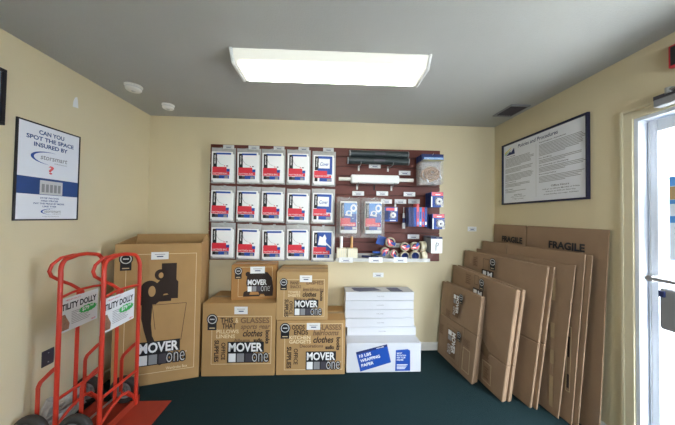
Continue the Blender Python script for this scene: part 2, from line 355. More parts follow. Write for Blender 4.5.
mb('darkgrey').box(0.0005, 0.007, -0.036, 0.036, -0.052, 0.052).build('plate', op, bevel=0.003)
w = mb('steel')
for z in (-0.03, 0.03): w.lathe([(0.004, 0.007), (0.003, 0.009), (0.0005, 0.009)], (0, 0, z), 'x', 10)
w.build('screw', op)
# crumpled clear plastic on the floor by the wall
w = mb('film'); n = 14; vs = []
rr = random.Random(4)
for i in range(n):
    for j in range(n):
        u, v_ = i / (n - 1), j / (n - 1); h = math.sin(PI * u) ** .5 * (1 - v_) ** 1.3
        vs.append((v_ * 0.085 + rr.uniform(-.012, .012) * math.sin(PI * v_), (u - .5) * 0.36, 0.01 + 0.2 * h * (0.75 + 0.25 * math.sin(9 * u)) + rr.uniform(0, .02)))
w.add(vs, [(i * n + j, (i + 1) * n + j, (i + 1) * n + j + 1, i * n + j + 1) for i in range(n - 1) for j in range(n - 1)], False)
o = tag(w.build('plastic_wrap'), 'crumpled clear plastic wrap against the left baseboard behind the dollies', 'plastic wrap'); o.location = (XL + 0.02, 1.83, 0)

# ------------------------------------------------------------------ framed policies and signs on the right wall
f = frame('framed_policies', 'dark framed white notice of policies and procedures on the right wall', (XR, 2.066, 1.568), -PI / 2, 0.85, 0.62, 'frame_navy', 0.015, 0.024)
w = MB(); Y = -0.0108
w.use('navy').text('Policies and Procedures', -0.22, 0.19, 0.545, 0.578, Y, .012, .1)
w.use('yellow').poly([(-0.39, 0.52), (-0.31, 0.565), (-0.3, 0.575), (-0.39, 0.535)], Y)
w.use('navy').poly([(-0.38, 0.5), (-0.26, 0.5), (-0.27, 0.56), (-0.31, 0.52), (-0.32, 0.535)], Y)
w.use('green').poly([(-0.39, 0.508), (-0.32, 0.54), (-0.31, 0.548), (-0.39, 0.516)], Y - .0002)
w.use('lightgrey').rect(-0.017, -0.013, 0.05, 0.52, Y)
rr = random.Random(2)
def lines(x0, x1, z1, k, dz):
    w.use('grey')
    for i in range(k): w.rect(x0, x1 - (rr.random() * .05 if i < k - 1 else .15), z1 - i * dz - .0045, z1 - i * dz, Y)
def head(t, x0, z, wd): w.use('darkgrey').text(t, x0, x0 + wd, z, z + .012, Y, .01)
head('Grand opening', -0.385, 0.475, 0.13); lines(-0.385, -0.035, 0.465, 8, 0.0115)
lines(-0.385, -0.035, 0.36, 4, 0.0115); lines(-0.385, -0.035, 0.30, 6, 0.0115)
head('Responsible Rental', -0.385, 0.215, 0.14); lines(-0.385, -0.035, 0.205, 3, 0.0115)
head('After Hours', -0.385, 0.145, 0.1); lines(-0.385, -0.1, 0.135, 2, 0.0115)
w.use('darkgrey').text('Gate Hours', -0.27, -0.17, 0.085, 0.098, Y, .01); w.text('6:00 am to 9:00 pm', -0.31, -0.13, 0.065, 0.077, Y); w.text('7 days a week', -0.29, -0.15, 0.045, 0.057, Y)
head('Termination / Insurance', 0.015, 0.515, 0.24); lines(0.015, 0.4, 0.5, 9, 0.0115)
head('No Smoking', 0.015, 0.375, 0.12); lines(0.015, 0.4, 0.365, 3, 0.0115)
head('No Littering or Dumping', 0.015, 0.31, 0.26); lines(0.015, 0.4, 0.3, 4, 0.0115)
head('Recycling Policy', 0.015, 0.235, 0.16); lines(0.015, 0.4, 0.222, 5, 0.0115)
w.use('darkgrey').text('Office Hours', 0.13, 0.28, 0.125, 0.14, Y, .01); w.text('9:30 am to 6:00 pm Monday to Friday', 0.05, 0.36, 0.1, 0.113, Y, .005); w.text('9:30 am to 4:00 pm Saturday', 0.08, 0.33, 0.08, 0.092, Y, .005); w.text('closed Sunday and major holidays', 0.06, 0.35, 0.058, 0.07, Y, .005)
w.build('printing', f, fix=False)
ex = thing('alarm_sign', 'small dark sign with a red border above the door', 'sign', (XR, 1.17, 2.3), -PI / 2)
mb('redp').box(-0.055, 0.2, -0.03, -0.001, -0.06, 0.06).build('sign_case', ex, bevel=0.004)
mb('black').box(-0.045, 0.19, -0.032, -0.03, -0.05, 0.05).build('sign_face', ex)

# ------------------------------------------------------------------ slatwall board
bx0, bx1, bz0, bz1 = -1.206, 1.232, 0.952, 2.156
w = mb('slat_dark').box(bx0, bx1, 2.618, 2.628, bz0, bz1)
w.use('slat'); ns = 12; sh = (bz1 - bz0) / ns
for i in range(ns): w.box(bx0, bx1, 2.606, 2.618, bz0 + i * sh + 0.0045, bz0 + (i + 1) * sh - 0.0035)
tag(w.build('slatwall_board', bevel=0.0015), 'large mahogany slatwall panel hung with packing supplies on the back wall', 'display board')
BF = 2.606      # board face

# mattress-bag packs
def pillow(w, x0, x1, z0, z1, y, t, seed, nx=10, nz=12, amp=0.003):
    r_ = random.Random(seed); vs = []
    for side in (-1, 1):
        for i in range(nx + 1):
            for j in range(nz + 1):
                u, v_ = i / nx, j / nz; e = (math.sin(PI * u) ** .35 if 0 < u < 1 else 0) * (math.sin(PI * v_) ** .35 if 0 < v_ < 1 else 0)
                vs.append((x0 + (x1 - x0) * u + (r_.uniform(-amp, amp) if 0 < u < 1 else 0), y + side * t / 2 * e + (r_.uniform(-amp, amp) * e), z0 + (z1 - z0) * v_ + (r_.uniform(-amp, amp) if u in (0, 1) or j in (0, nz) else 0)))
    K = (nx + 1) * (nz + 1); fs = []
    for i in range(nx):
        for j in range(nz):
            a_ = i * (nz + 1) + j; q = (a_, a_ + nz + 1, a_ + nz + 2, a_ + 1); fs.append(q); fs.append(tuple(K + k for k in q[::-1]))
    w.add(vs, fs, True)
def card_print(w, kind, cw, ch, z0, y):
    """printed card, cw wide, ch high, lower edge at z0"""
    x0 = -cw / 2
    def R(mn, a0, a1, b0, b1, d=0): w.use(mn).rect(x0 + a0 * cw, x0 + a1 * cw, z0 + b0 * ch, z0 + b1 * ch, y - .0003 * (d + 1))
    R('black', 0.03, 0.24, 0.44, 0.99)
    w.use('white').text('MOVER', x0 + .105 * cw, x0 + .165 * cw, z0 + .58 * ch, z0 + .92 * ch, y - .001, .03, 0, 90)
    if kind == 'a':
        R('blue', 0.19, 0.99, 0.93, 1.0)
        w.use('grey'); n = 8
        for i in range(n):
            a0, a1 = PI * (1 + .5 * i / n), PI * (1 + .5 * (i + 1) / n)
            p = [(x0 + cw * (.62 + .4 * math.cos(t)), z0 + ch * (.86 + .34 * math.sin(t))) for t in (a0, a1)]
            w.poly([p[0], p[1], (p[1][0] + .002, p[1][1] + .003), (p[0][0] + .003, p[0][1] + .001)], y - .0006)
        R('pinkred', 0.62, 0.68, 0.47, 0.51); R('darkgrey', 0.74, 0.84, 0.47, 0.51)
        R('redp', 0.0, 0.76, 0.27, 0.45); R('redp', 0.0, 0.92, 0.14, 0.27); R('blue', 0.76, 0.93, 0.27, 0.38)
        R('blue', 0.36, 0.9, 0.0, 0.13); R('black', 0.03, 0.19, 0.0, 0.13); R('darkgrey', 0.19, 0.36, 0, .12); R('grey', 0.66, 0.84, 0.0, 0.10, 1)
        w.use('white').text('MATTRESS BAG', x0 + .05 * cw, x0 + .8 * cw, z0 + .17 * ch, z0 + .23 * ch, y - .001)
    elif kind == 'b':
        R('blue', 0.19, 1.0, 0.90, 1.0); R('blue', 0.86, 1.0, 0.5, 0.9); R('blue', 0.19, 1.0, 0.28, 0.52)
        w.use('white').disc(x0 + .52 * cw, z0 + .7 * ch, .3 * cw, y - .0006, 20, 0, .16 * ch)
        w.use('blue').text('Cover', x0 + .33 * cw, x0 + .8 * cw, z0 + .62 * ch, z0 + .76 * ch, y - .0009, .01, .3)
        R('redp', 0.0, 0.72, 0.14, 0.42, 1); R('redp', 0.72, .95, .14, .25, 1); R('blue', 0.3, 0.98, 0.0, 0.14); R('black', 0.03, 0.2, 0.0, 0.14); R('grey', 0.72, 0.95, 0.01, 0.11, 1)
        w.use('white').text('FURNITURE COVER', x0 + .05 * cw, x0 + .85 * cw, z0 + .18 * ch, z0 + .24 * ch, y - .001)
    else:
        R('blue', 0.19, 1.0, 0.14, 1.0)
        w.use('white').poly([(x0 + cw * p, z0 + ch * q) for p, q in ((.25, .5), (.72, .48), (.68, .7), (.72, .76), (.62, .92), (.5, .8), (.34, .86), (.3, .7))], y - .0006)
        w.poly([(x0 + cw * p, z0 + ch * q) for p, q in ((.7, .6), (.98, .42), (.98, .36), (.7, .54))], y - .0006)
        R('redp', 0.0, 0.7, 0.28, 0.42, 1); R('redp', 0.0, 0.9, 0.14, 0.28, 1); R('blue', 0.2, 0.9, 0.0, 0.13); R('black', 0.0, 0.16, 0.0, 0.13); R('grey', 0.6, 0.8, 0.02, 0.1, 1)
        w.use('white').text('CHAIR BAG', x0 + .05 * cw, x0 + .8 * cw, z0 + .18 * ch, z0 + .24 * ch, y - .001)
def make_pack(kind, label, seed):
    t = thing('cover_pack', label, 'packaged cover', (0, 0, 0), 0, 'cover packs on the slatwall')      # origin: bottom centre, back at y=0
    w = mb('plastic'); pillow(w, -0.122, 0.122, 0, 0.365, -0.03, 0.05, seed); w.build('plastic_sleeve', t)
    w = mb('foam'); w.box(-0.100, 0.108, -0.05, -0.012, 0.012, 0.30); w.build('folded_cover', t, bevel=0.008)
    w = mb('white'); w.box(-0.107, 0.100, -0.0595, -0.056, 0.028, 0.318); card = w.build('label_card', t, bevel=0.001)
    w = MB(); card_print(w, kind, 0.185, 0.262, 0.045, -0.060); w.M = Matrix.Identity(4)
    o = w.build('printing', card, fix=False); o.location.x = -0.006
    w = mb('steel'); w.tube([(0, 0.0, 0.345), (0, -0.09, 0.345), (0, -0.10, 0.352)], 0.003, 8); w.box(-0.012, 0.012, -0.002, 0.006, 0.325, 0.375); w.build('hook', t)
    return t
ords = ['leftmost', 'second', 'third', 'fourth']
rows = ['top row', 'middle row', 'bottom row']
rz0 = [(1.742, 1.735), (1.348, 1.338), (0.968, 0.952)]
protoA = None; rnd = random.Random(3)
for r in range(3):
    for c_ in range(5):
        kind = 'a' if c_ < 4 else ('c' if r == 2 else 'b')
        if c_ < 4: lab = f'{ords[c_]} red and blue labelled cover pack in the {rows[r]} of the slatwall'
        else: lab = ['bluer cover pack with script lettering at the right end of the top row', 'cover pack with white cloud on blue card, right end of the middle row', 'cover pack with white chair on blue card, right end of the bottom row'][r]
        x = -1.05 + c_ * 0.2545 + rnd.uniform(-.006, .006) + (0.008 if r == 2 else 0); z = rz0[r][0] + (rz0[r][1] - rz0[r][0]) * c_ / 4 + rnd.uniform(-.008, .006)
        if kind == 'a' and protoA is not None: o = dup(protoA, (x, BF, z), 0, lab)
        else:
            o = make_pack(kind, lab, 10 + r * 5 + c_); o.location = (x, BF - 0.001, z)
            if kind == 'a': protoA = o
        o.location.y = BF - 0.008
        o.rotation_euler = (0, rnd.uniform(-.015, .02), 0)
# clear header plates above the columns and price tags on the board
def price_tag(name, label, x, y, z, wd, ht, group, seed=0, white='paper', cat='price tag'):
    t = thing(name, label, cat, (x, y, z), 0, group)
    mb(white).box(-wd / 2, wd / 2, -0.003, 0, -ht / 2, ht / 2).build('card', t, bevel=0.0008)
    w = mb('grey'); r_ = random.Random(seed)
    w.rect(-wd * .3, wd * .28, ht * .12, ht * .2, -0.0035); w.use('navy').rect(-wd * .2, wd * .22, -ht * .2, -ht * .05, -0.0035); w.use('grey').rect(-wd * .35, wd * .3, -ht * .36, -ht * .30, -0.0035)
    w.build('printing', t, fix=False); return t
for c_ in range(5):
    p = price_tag('tag_holder', f"pale blank tag holder above {['the leftmost', 'the second', 'the third', 'the fourth', 'the rightmost'][c_]} column of cover packs", -1.0 + c_ * 0.2545, BF - 0.055, 2.113 - .0 * c_, 0.11, 0.04, 'tag holders above the cover packs', c_, 'lightgrey', 'tag holder')
tags = [(0.513, 1.962, 'price tag under the pair of dark tubes'), (0.836, 1.896, 'price tag just above the right end of the white roller'), (0.34, 1.667, 'price tag above the first bulging foam pouch bag'),
        (0.597, 1.672, 'price tag above the second bulging foam pouch bag'), (0.89, 1.67, 'price tag beside the coil pack, upper right of the tag rows'), (0.643, 1.588, 'price tag directly above the blue disc blister pack'),
        (0.794, 1.59, 'price tag directly above the hanging marker'), (0.94, 1.594, 'dull price tag above the row of blue cartons'), (0.938, 1.218, 'price tag below the blue cartons, over the tape rolls'), (0.775, 1.125, 'pale tag tucked behind the red and blue tape rolls')]
for i, (x, z, l) in enumerate(tags): price_tag('price_tag', 'white ' + l if 'dull' not in l and 'pale' not in l else l, x, BF - 0.022, z, 0.125 if i != 5 else .118, 0.046, 'price tags on the slatwall', i, 'paper' if i not in (7, 9) else 'lightgrey')
# pegs
def hook(x, z, l, L=0.16):
    t = thing('display_hook', l, 'hook', (x, BF, z), 0, 'empty display hooks')
    mb('plastic_white').box(-0.009, 0.009, -0.006, 0, -0.035, 0.02).build('hook_plate', t, bevel=0.002)
    mb('steel').tube([(0, -0.004, 0.0), (0, -L + .01, 0.0), (0, -L, 0.01)], 0.003, 8).build('hook_wire', t)
hook(0.345, 1.945, 'white hook under the left end of the dark tubes', .09); hook(0.66, 1.945, 'white hook under the right half of the dark tubes', .09)
hook(0.33, 1.745, 'white hook under the left half of the white roller', .09); hook(0.70, 1.74, 'white hook under the right half of the white roller', .09)
hook(0.745, 1.57, 'small pale hook between the disc blister pack and the marker', .06)
mb_ = mb('black').box(-0.008, 0.008, -0.004, 0, -0.03, 0.03); o = tag(mb_.build('hook_plate', bevel=0.002), 'black hook plate under the middle of the white roller', 'hook'); o.location = (0.515, BF, 1.735)
# dark tubes
def dark_tube(z, x0, x1, y, label):
    t = thing('packing_tube', label, 'tube', ((x0 + x1) / 2, y, z), 0, 'dark tubes at the top of the board')
    L = (x1 - x0) / 2
    w = mb('tube_dark'); w.cyl((-L, 0, 0), (L, 0, 0), 0.036, 24); w.build('tube_body', t)
    w = mb('grey')
    for s in (-1, 1): w.lathe([(0.0365, s * L), (0.0365, s * (L - .012)), (0.030, s * (L - 0.0)), (0.030, s * L)], (0, 0, 0), 'x', 24)
    w.build('end_band', t)
    mb('darkgrey').box(-L * .15, L * .2, -0.038, -0.034, -0.012, 0.012).build('tube_label', t)
dark_tube(2.075, 0.235, 0.855, 2.53, 'upper of two long dark tubes hanging at the top of the board')
dark_tube(2.003, 0.215, 0.86, 2.525, 'lower of two long dark tubes, lying under the other one')
w = mb('steel')
for x in (0.35, 0.68): w.tube([(x, BF, 1.955), (x, 2.47, 1.955), (x, 2.46, 1.975)], 0.004, 8)
tag(w.build('tube_bracket'), 'wire bracket arms carrying the two dark tubes', 'bracket')
# white roller
t = thing('paper_roller', 'white foam roll on a long thin white rod across the board', 'roll', (0.51, 2.53, 1.81))
mb('foam').box(-0.258, 0.245, -0.042, 0.042, -0.044, 0.044).build('foam_roll', t, bevel=0.018, seg=4)
w = mb('plastic_white'); w.cyl((-0.38, 0, 0), (0.40, 0, 0), 0.019, 18); w.build('rod', t)
w = mb('steel')
for x in (0.33, 0.70): w.tube([(x, BF, 1.755), (x, 2.49, 1.755), (x, 2.48, 1.772)], 0.004, 8)
tag(w.build('roller_bracket'), 'wire bracket arms carrying the white foam roll', 'bracket')
# stretch cords clamshell packs
def cord_pack(x, y, label, first):
    t = thing('cord_pack', label, 'cord pack', (x, y, 1.755), 0, 'clear packs of tan cords')
    w = mb('bagplastic'); w.box(-0.11, 0.11, -0.02, 0.02, 0, 0.235); w.build('clear_case', t, bevel=0.014, seg=3)
    w = mb('navy').box(-0.11, 0.11, -0.014, 0.01, 0.236, 0.30); w.build('header_card', t, bevel=0.002)
    w = mb('lightblue').rect(-0.09, 0.108, 0.245, 0.268, -0.0146); w.use('white').text('STRETCH CORDS', -0.085, 0.1, 0.249, 0.264, -0.015, .02); w.use('yellow').rect(-.1, .105, .238, .242, -.0148); w.build('printing', t, fix=False)
    if first:
        r_ = random.Random(5)
        for k in range(9):
            cx, cz, R_ = r_.uniform(-.02, .02), 0.11 + r_.uniform(-.02, .02), 0.028 + k * 0.0065
            mb('rope').tube([(cx + R_ * math.cos(a), -0.008 + .003 * k, cz + R_ * .8 * math.sin(a)) for a in [2 * PI * i / 22 for i in range(22)]], 0.0055, 8, True).build('cord_coil', t)
        w = mb('white'); w.tube([(-.06, -.015, .05), (-.045, -.017, .02), (-.04, -.015, .035)], .005, 8); w.tube([(.07, -.015, .09), (.085, -.017, .07), (.08, -.015, .05)], .006, 8); w.build('cord_hook', t)
    else:
        mb('rope').tube([(0.06 * math.cos(a), 0, 0.11 + .07 * math.sin(a)) for a in [2 * PI * i / 22 for i in range(22)]], 0.012, 8, True).build('cord_coil', t)
for k, l in enumerate(('clear pack of tan stretch cords under a blue header, front one of its stack', 'clear pack of tan stretch cords second in the stack behind the front pack', 'clear pack of tan stretch cords third in the stack behind the front pack', 'rearmost clear pack of tan stretch cords against the board')):
    cord_pack(1.055, 2.40 + k * 0.045, l, k == 0)
w = mb('steel').tube([(1.05, BF, 2.045), (1.05, 2.37, 2.045), (1.05, 2.36, 2.055)], 0.003, 8); tag(w.build('display_hook'), 'long wire hook holding the packs of tan cords', 'hook')
# foam pouch bags
def pouch(x, z, label, seed):
    t = thing('foam_pouch_bag', label, 'bag', (x, 2.50, z), 0, 'bulging clear bags of foam pouches')
    w = mb('bagplastic'); pillow(w, -0.125, 0.12, -0.015, 0.395, 0, 0.12, seed, 12, 14, .007); w.build('clear_bag', t)
    w = mb('foam'); w.box(-0.088, 0.082, -0.035, 0.03, 0.028, 0.355); w.build('foam_stack', t, bevel=0.012, seg=3)
    w = MB(); y = -0.0362
    def R(mn, a0, a1, b0, b1, d=0): w.use(mn).rect(-0.086 + a0 * .162, -0.086 + a1 * .162, .065 + b0 * .27, .065 + b1 * .27, y - .0003 * d)
    R('lightblue', .22, 1, .6, 1); R('blue', .22, 1, .12, .6); R('black', .02, .22, .44, 1); w.use('white').text('MOVER', -0.066, -0.056, .2, .32, y - .001, .03, 0, 90)
    w.disc(0.045, 0.285, 0.032, y - .0006, 20, 0.016, .04); w.disc(0.0, 0.235, 0.032, y - .0006, 20, 0.018, .026); w.poly([(-.04, .21), (.03, .2), (.03, .215), (-.04, .225)], y - .0006)
    R('redp', 0, .62, .28, .44, 2); R('redp', 0, .95, .14, .28, 2); w.use('white').text('FOAM POUCHES', -.07, .06, .107, .122, y - .002); R('blue', .25, 1, 0, .13); R('darkgrey', .02, .25, 0, .13); R('lightgrey', .75, .98, .02, .11, 2)
    w.build('label_print', t, fix=False)
    mb('steel').tube([(0, 0.1, 0.385), (0, -0.06, 0.385), (0, -0.07, 0.393)], 0.003, 8).build('hook', t)
pouch(0.235, 1.222, 'bulging clear bag of foam pouches, the one nearer the rows of cover packs', 31); pouch(0.487, 1.222, 'bulging clear bag of foam pouches, the one nearer the blue blister pack', 32)
# blister with disc, marker, cartons
def blister(x, y, z, s, label, head_='pinkred', group=None, name='blister_pack'):
    t = thing(name, label, 'blister pack', (x, y, z), 0, group); hw = 0.064 * s
    mb('blue').box(-hw, hw, 0, 0.003, -0.07 * s, 0.07 * s).build('backing_card', t, bevel=0.001)
    w = mb(head_).rect(-hw * .8, hw * .45, 0.036 * s, 0.062 * s, -0.0005); w.use('white').rect(hw * .5, hw * .9, .03 * s, .066 * s, -.0005); w.use('navy').rect(-hw, -hw * .4, -.055 * s, .03 * s, -.0005); w.use('white').rect(-.2 * hw, hw * .7, -.064 * s, -.056 * s, -.0005); w.build('printing', t, fix=False)
    w = mb('white'); w.lathe([(0.026 * s, -0.003), (0.026 * s, -0.022), (0.012 * s, -0.024), (0.012 * s, -0.003)], (0.014 * s, 0, -0.008 * s), 'y', 22, True); w.build('tape_disc', t)
    w = mb('bagplastic'); w.box(-0.02 * s, 0.048 * s, -0.03, -0.0008, -0.045 * s, 0.028 * s); w.build('clear_blister', t, bevel=0.01)
    return t
blister(0.682, 2.53, 1.452, 1.08, 'blue blister card with a white disc and red heading, above the tape rolls')
mk = thing('marker_pack', 'slim white and blue marker hanging beside the blue cartons', 'marker', (0.817, 2.54, 1.415))
w = mb('white'); w.cyl((0, 0, -0.11), (0, 0, -0.05), 0.016, 14); w.tube([(0, 0, 0.0), (0, 0, 0.05)], [.013, .009], 14); w.build('cap', mk)
mb('navy').cyl((0, 0, -0.05), (0, 0, 0.0), 0.013, 14).build('barrel', mk); mb('lightgrey').box(-.003, .003, -.001, .001, .05, .115).build('hang_strip', mk)
g = 'cartons in a row on a hook'
for k, (m_, dx, h_) in enumerate((('navy', 0, 0), ('navy', 1, 0.0), ('blue', 2, 0.0), ('pinkred', 3, 0.035), ('lightblue', 4, 0.0), ('redp', 5, 0.0), ('blue', 6, 0.0))):
    nm = ['dark navy carton at the left end of the hanging carton row', 'dark navy carton second from the left end of the carton row', 'bright blue carton just left of the tall salmon one', 'tall salmon coloured carton standing out of the blue carton row', 'light blue carton just right of the tall salmon one', 'red carton squeezed between a light blue and a blue carton', 'blue carton with white print at the right end of the carton row'][k]
    t = thing('carton', nm, 'carton', (0.845 + dx * 0.0272, 2.47, 1.33), 0, g)
    mb(m_).box(-0.0125, 0.0125, -0.04, 0.06, 0, 0.195 + h_).build('carton_box', t, bevel=0.0015)
    if k < 3: continue
    w = mb('white' if k in (4, 6) else 'lightblue').rect(-.007, .007, .02, .05, -.0405); w.use('blue' if k != 2 else 'navy').rect(-.006, .006, .08, .15, -.0405); w.build('printing', t, fix=False)
# utility card packs at the board's right edge (stacks on hooks)
def card_stack(z, n, label_f, x=1.06, hw=0.062, hh=0.075):
    for k in range(n):
        t = thing('tape_pack', label_f(k), 'blister pack', (x + (0.0), 2.39 + k * 0.045, z), 0, 'hanging tape packs at the board end')
        mb('navy' if k else 'blue').box(-hw, hw, 0, 0.004, -hh, hh).build('backing_card', t, bevel=0.001)
        if k == 0:
            w = mb('pinkred').rect(-hw * .9, hw * .95, hh * .5, hh * .98, -0.0006); w.use('white').rect(-hw * .3, hw * .5, hh * .6, hh * .72, -.0009); w.rect(-hw, -hw * .8, -hh, hh * .4, -.0006); w.use('white').rect(hw * .6, hw, -hh, -hh * .5, -.0006); w.build('printing', t, fix=False)
            w = mb('white'); w.lathe([(0.033, -0.002), (0.033, -0.022), (0.012, -0.024), (0.012, -0.002)], (0.012, 0, -0.02), 'y', 22, True); w.build('tape_disc', t)
            mb('navy').lathe([(0.0001, -0.018), (0.012, -0.018), (0.012, -.002)], (0.012, 0, -0.02), 'y', 22).build('disc_core', t)
            w = mb('bagplastic'); w.box(-0.03, 0.056, -0.032, -0.001, -0.062, 0.025); w.build('clear_blister', t, bevel=0.01)
    w = mb('steel').tube([(x, BF, z + hh * .93), (x, 2.36, z + hh * .93), (x, 2.35, z + hh * .93 + .008)], 0.003, 8); return w.build('display_hook')
o = card_stack(1.603, 4, lambda k: ['blue and salmon tape pack under the tan cord packs, front of its hook', 'navy card second on the hook under the cord packs', 'navy card third on the hook under the cord packs', 'navy card at the back of the hook under the cord packs'][k], 1.105); tag(o, 'wire hook holding the upper tape packs', 'hook')
o = card_stack(1.385, 4, lambda k: ['blue and salmon tape pack beside the carton row, front of its hook', 'navy card second on the hook beside the carton row', 'navy card third on the hook beside the carton row', 'navy card at the back of the hook beside the carton row'][k], 1.12); tag(o, 'wire hook holding the lower tape packs', 'hook')
for k in range(6):
    t = thing('hook_pack', ['front white hanger pack with a black hook drawing, low at the board end', 'second grey pack behind the white hanger pack', 'third grey pack behind the white hanger pack', 'fourth grey pack behind the white hanger pack', 'fifth grey pack behind the white hanger pack', 'last grey pack on the low hook, closest to the board'][k], 'blister pack', (1.09, 2.36 + k * 0.036, 1.16), 0, 'grey hanger packs at the board end')
    mb('white' if k == 0 else 'grey').box(-0.056, 0.056, 0, 0.005, -0.085, 0.055).build('backing_card', t, bevel=0.001)
    mb('navy' if k == 0 else 'darkgrey').box(-0.056, 0.056, 0, 0.005, 0.056, 0.075).build('header', t)
    if k == 0:
        w = mb('black'); w.outline(-.03, .03, -.075, -.07, -.0006, .0015); w.tube([(-.01, -.004, -.06), (-.01, -.004, .0), (.0, -.004, .022), (.014, -.004, .015), (.012, -.004, -.008), (-.002, -.004, -.015)], .003, 8); w.build('hook_shape', t)
o = mb('steel').tube([(1.09, BF, 1.225), (1.09, 2.33, 1.225), (1.09, 2.32, 1.233)], 0.003, 8).build('display_hook'); tag(o, 'wire hook holding the grey hanger packs', 'hook')

# acrylic tray shelf along the bottom of the board
sh_ = thing('display_shelf', 'shallow clear shelf holding tape along the foot of the board', 'shelf', (0.568, BF, 0.985))
w = mb('film'); w.box(-0.465, 0.475, -0.2, 0, -0.004, 0); w.box(-0.465, 0.475, -0.204, -0.2, -0.004, 0.03); w.box(-0.465, 0.475, -0.004, -0.0005, 0, 0.05); w.build('tray', sh_, bevel=0.001)
for i, (x, l) in enumerate(((0.205, 'white price tag clipped to the shelf front under the cream blocks'), (0.497, 'white price tag clipped to the middle of the shelf front'), (0.742, 'white price tag clipped to the shelf front under the tape rolls'))):
    price_tag('shelf_tag', l, x, 2.398, 0.998 + .002 * i, 0.135, 0.052, 'price tags on the shelf front', 20 + i)
def stick_block(x, m_, l):
    t = thing('brush_block', l, 'brush', (x, 2.46, 0.986), 0, 'cream blocks with upright sticks')
    w = mb('cream'); w.box(-0.05, 0.05, -0.045, 0.045, 0, 0.12); w.build('block', t, bevel=0.004)
    w = mb('lightgrey')
    for i in range(5): w.box(-0.042 + i * .019, -0.040 + i * .019, -0.0462, -0.045, 0.01, 0.115)
    w.build('groove', t)
    mb(m_).cyl((-0.004, 0.0, 0.12), (-0.004, 0, 0.235), 0.0155 if m_ == 'white' else .012, 14).build('stick', t)
stick_block(0.165, 'white', 'cream block with an upright white stick at the shelf end'); stick_block(0.27, 'wood', 'cream block with an upright tan wooden stick')
g = 'flat knives lying on the shelf'
for k in range(4):
    t = thing('utility_knife', ['black utility knife nearest the cream blocks on the shelf', 'navy utility knife behind the middle shelf tag', 'dark utility knife lying crosswise on top of the knives', 'blue utility knife near the tape rolls'][k], 'knife', (0.40 + k * 0.055, 2.46 + 0.012 * (k % 2), 0.988 + .022 * k), (0.4, -0.3, 0.9, -0.1)[k], g)
    mb(('black', 'navy', 'tube_dark', 'blue')[k]).box(-0.085, 0.085, -0.016, 0.016, 0, 0.02).build('handle', t, bevel=0.006, seg=3)
    mb('steel').hull([(0.085, -0.008, 0.008), (0.12, 0.008, 0.008), (0.085, 0.008, 0.008)], [(0.085, -0.008, 0.010), (0.12, 0.008, 0.010), (0.085, 0.008, 0.010)]).build('blade', t)
def roll(x, y, z, R_, wdt, axis, lab, tm='taperoll', core='navy'):
    t = thing('tape_roll', lab, 'tape roll', (x, y, z), 0, 'tape rolls on the shelf'); h = wdt / 2; ri = R_ * .74
    mb(tm).lathe([(R_, -h), (R_, h), (ri, h), (ri, -h)], (0, 0, 0), axis, 30, True).build('tape', t)
    mb(core).lathe([(ri - .0005, -h * 1.02), (ri - .0005, h * 1.02), (.0001, h * 1.02), (.0001, -h * .3), (ri * .88, -h * .3), (ri * .88, -h * 1.02)], (0, 0, 0), axis, 30, True).build('core', t)
    return t
zt_ = 0.986 + 0.052
roll(0.80, 2.455, zt_ - .006, 0.046, 0.05, 'y', 'clear tape roll with dark core, bottom row beside the shelf tag')
roll(0.905, 2.455, zt_ - .003, 0.05, 0.05, 'y', 'clear tape roll with dark core, bottom row beside the end rolls')
roll(0.995, 2.46, zt_ - .003, 0.048, 0.05, 'x', 'tan tape roll on its edge, lower one at the shelf end', 'cream', 'taperoll'); roll(0.992, 2.47, zt_ + .094, 0.048, 0.052, 'x', 'tan tape roll on its edge, upper one at the shelf end', 'cream', 'taperoll')
def dispenser(x, z, l, s=1.0, rot=0.0, y=2.445):
    t = thing('tape_dispenser', l, 'tape dispenser', (x, y, z), 0, 'red and blue tape dispensers'); t.rotation_euler = (0, rot, 0)
    mb('taperoll').lathe([(0.045 * s, -.022), (0.045 * s, .022), (0.032 * s, .022), (0.032 * s, -.022)], (0, 0.01, 0), 'y', 26, True).build('tape', t)
    mb('navy').lathe([(0.0315 * s, -.024), (0.0315 * s, .024), (0.0001, .024), (0.0001, -.024)], (0, .01, 0), 'y', 26).build('core', t)
    w = mb('pinkred'); w.hull([(-.052 * s, -.018, -.004), (.012 * s, -.018, -.03 * s), (.04 * s, -.018, .0), (.0, -.018, .022 * s)], [(-.052 * s, -.014, -.004), (.012 * s, -.014, -.03 * s), (.04 * s, -.014, .0), (.0, -.014, .022 * s)]); w.build('red_label', t)
    w = mb('blue'); w.hull([(-.005, -.0195, .0), (.03 * s, -.0195, .035 * s), (.05 * s, -.0195, .01), (.02, -.0195, -.005)], [(-.005, -.018, .0), (.03 * s, -.018, .035 * s), (.05 * s, -.018, .01), (.02, -.018, -.005)]); w.build('blue_label', t)
    w = mb('white'); w.hull([(-.035 * s, -.021, -.002), (.0, -.021, -.014 * s), (.002, -.021, -.006), (-.03 * s, -.021, .006)], [(-.035 * s, -.0195, -.002), (.0, -.0195, -.014 * s), (.002, -.0195, -.006), (-.03 * s, -.0195, .006)]); w.build('white_label', t)
dispenser(0.80, 1.125, 'red and blue labelled tape roll on the dark cored rolls, under the pale tag', 1.0, 0.2); dispenser(0.905, 1.13, 'red and blue labelled tape roll beside the stacked tan rolls', 1.0, -0.35)
dispenser(0.652, 1.17, 'topmost red and blue labelled tape roll, below the foam pouch bag', 1.1, 0.9, 2.44); dispenser(0.60, 1.075, 'tape roll with navy label beneath the topmost one', .95, 2.5, 2.45); dispenser(0.69, 1.055, 'tape roll with label leaning behind the third shelf tag', .9, 1.6, 2.46)
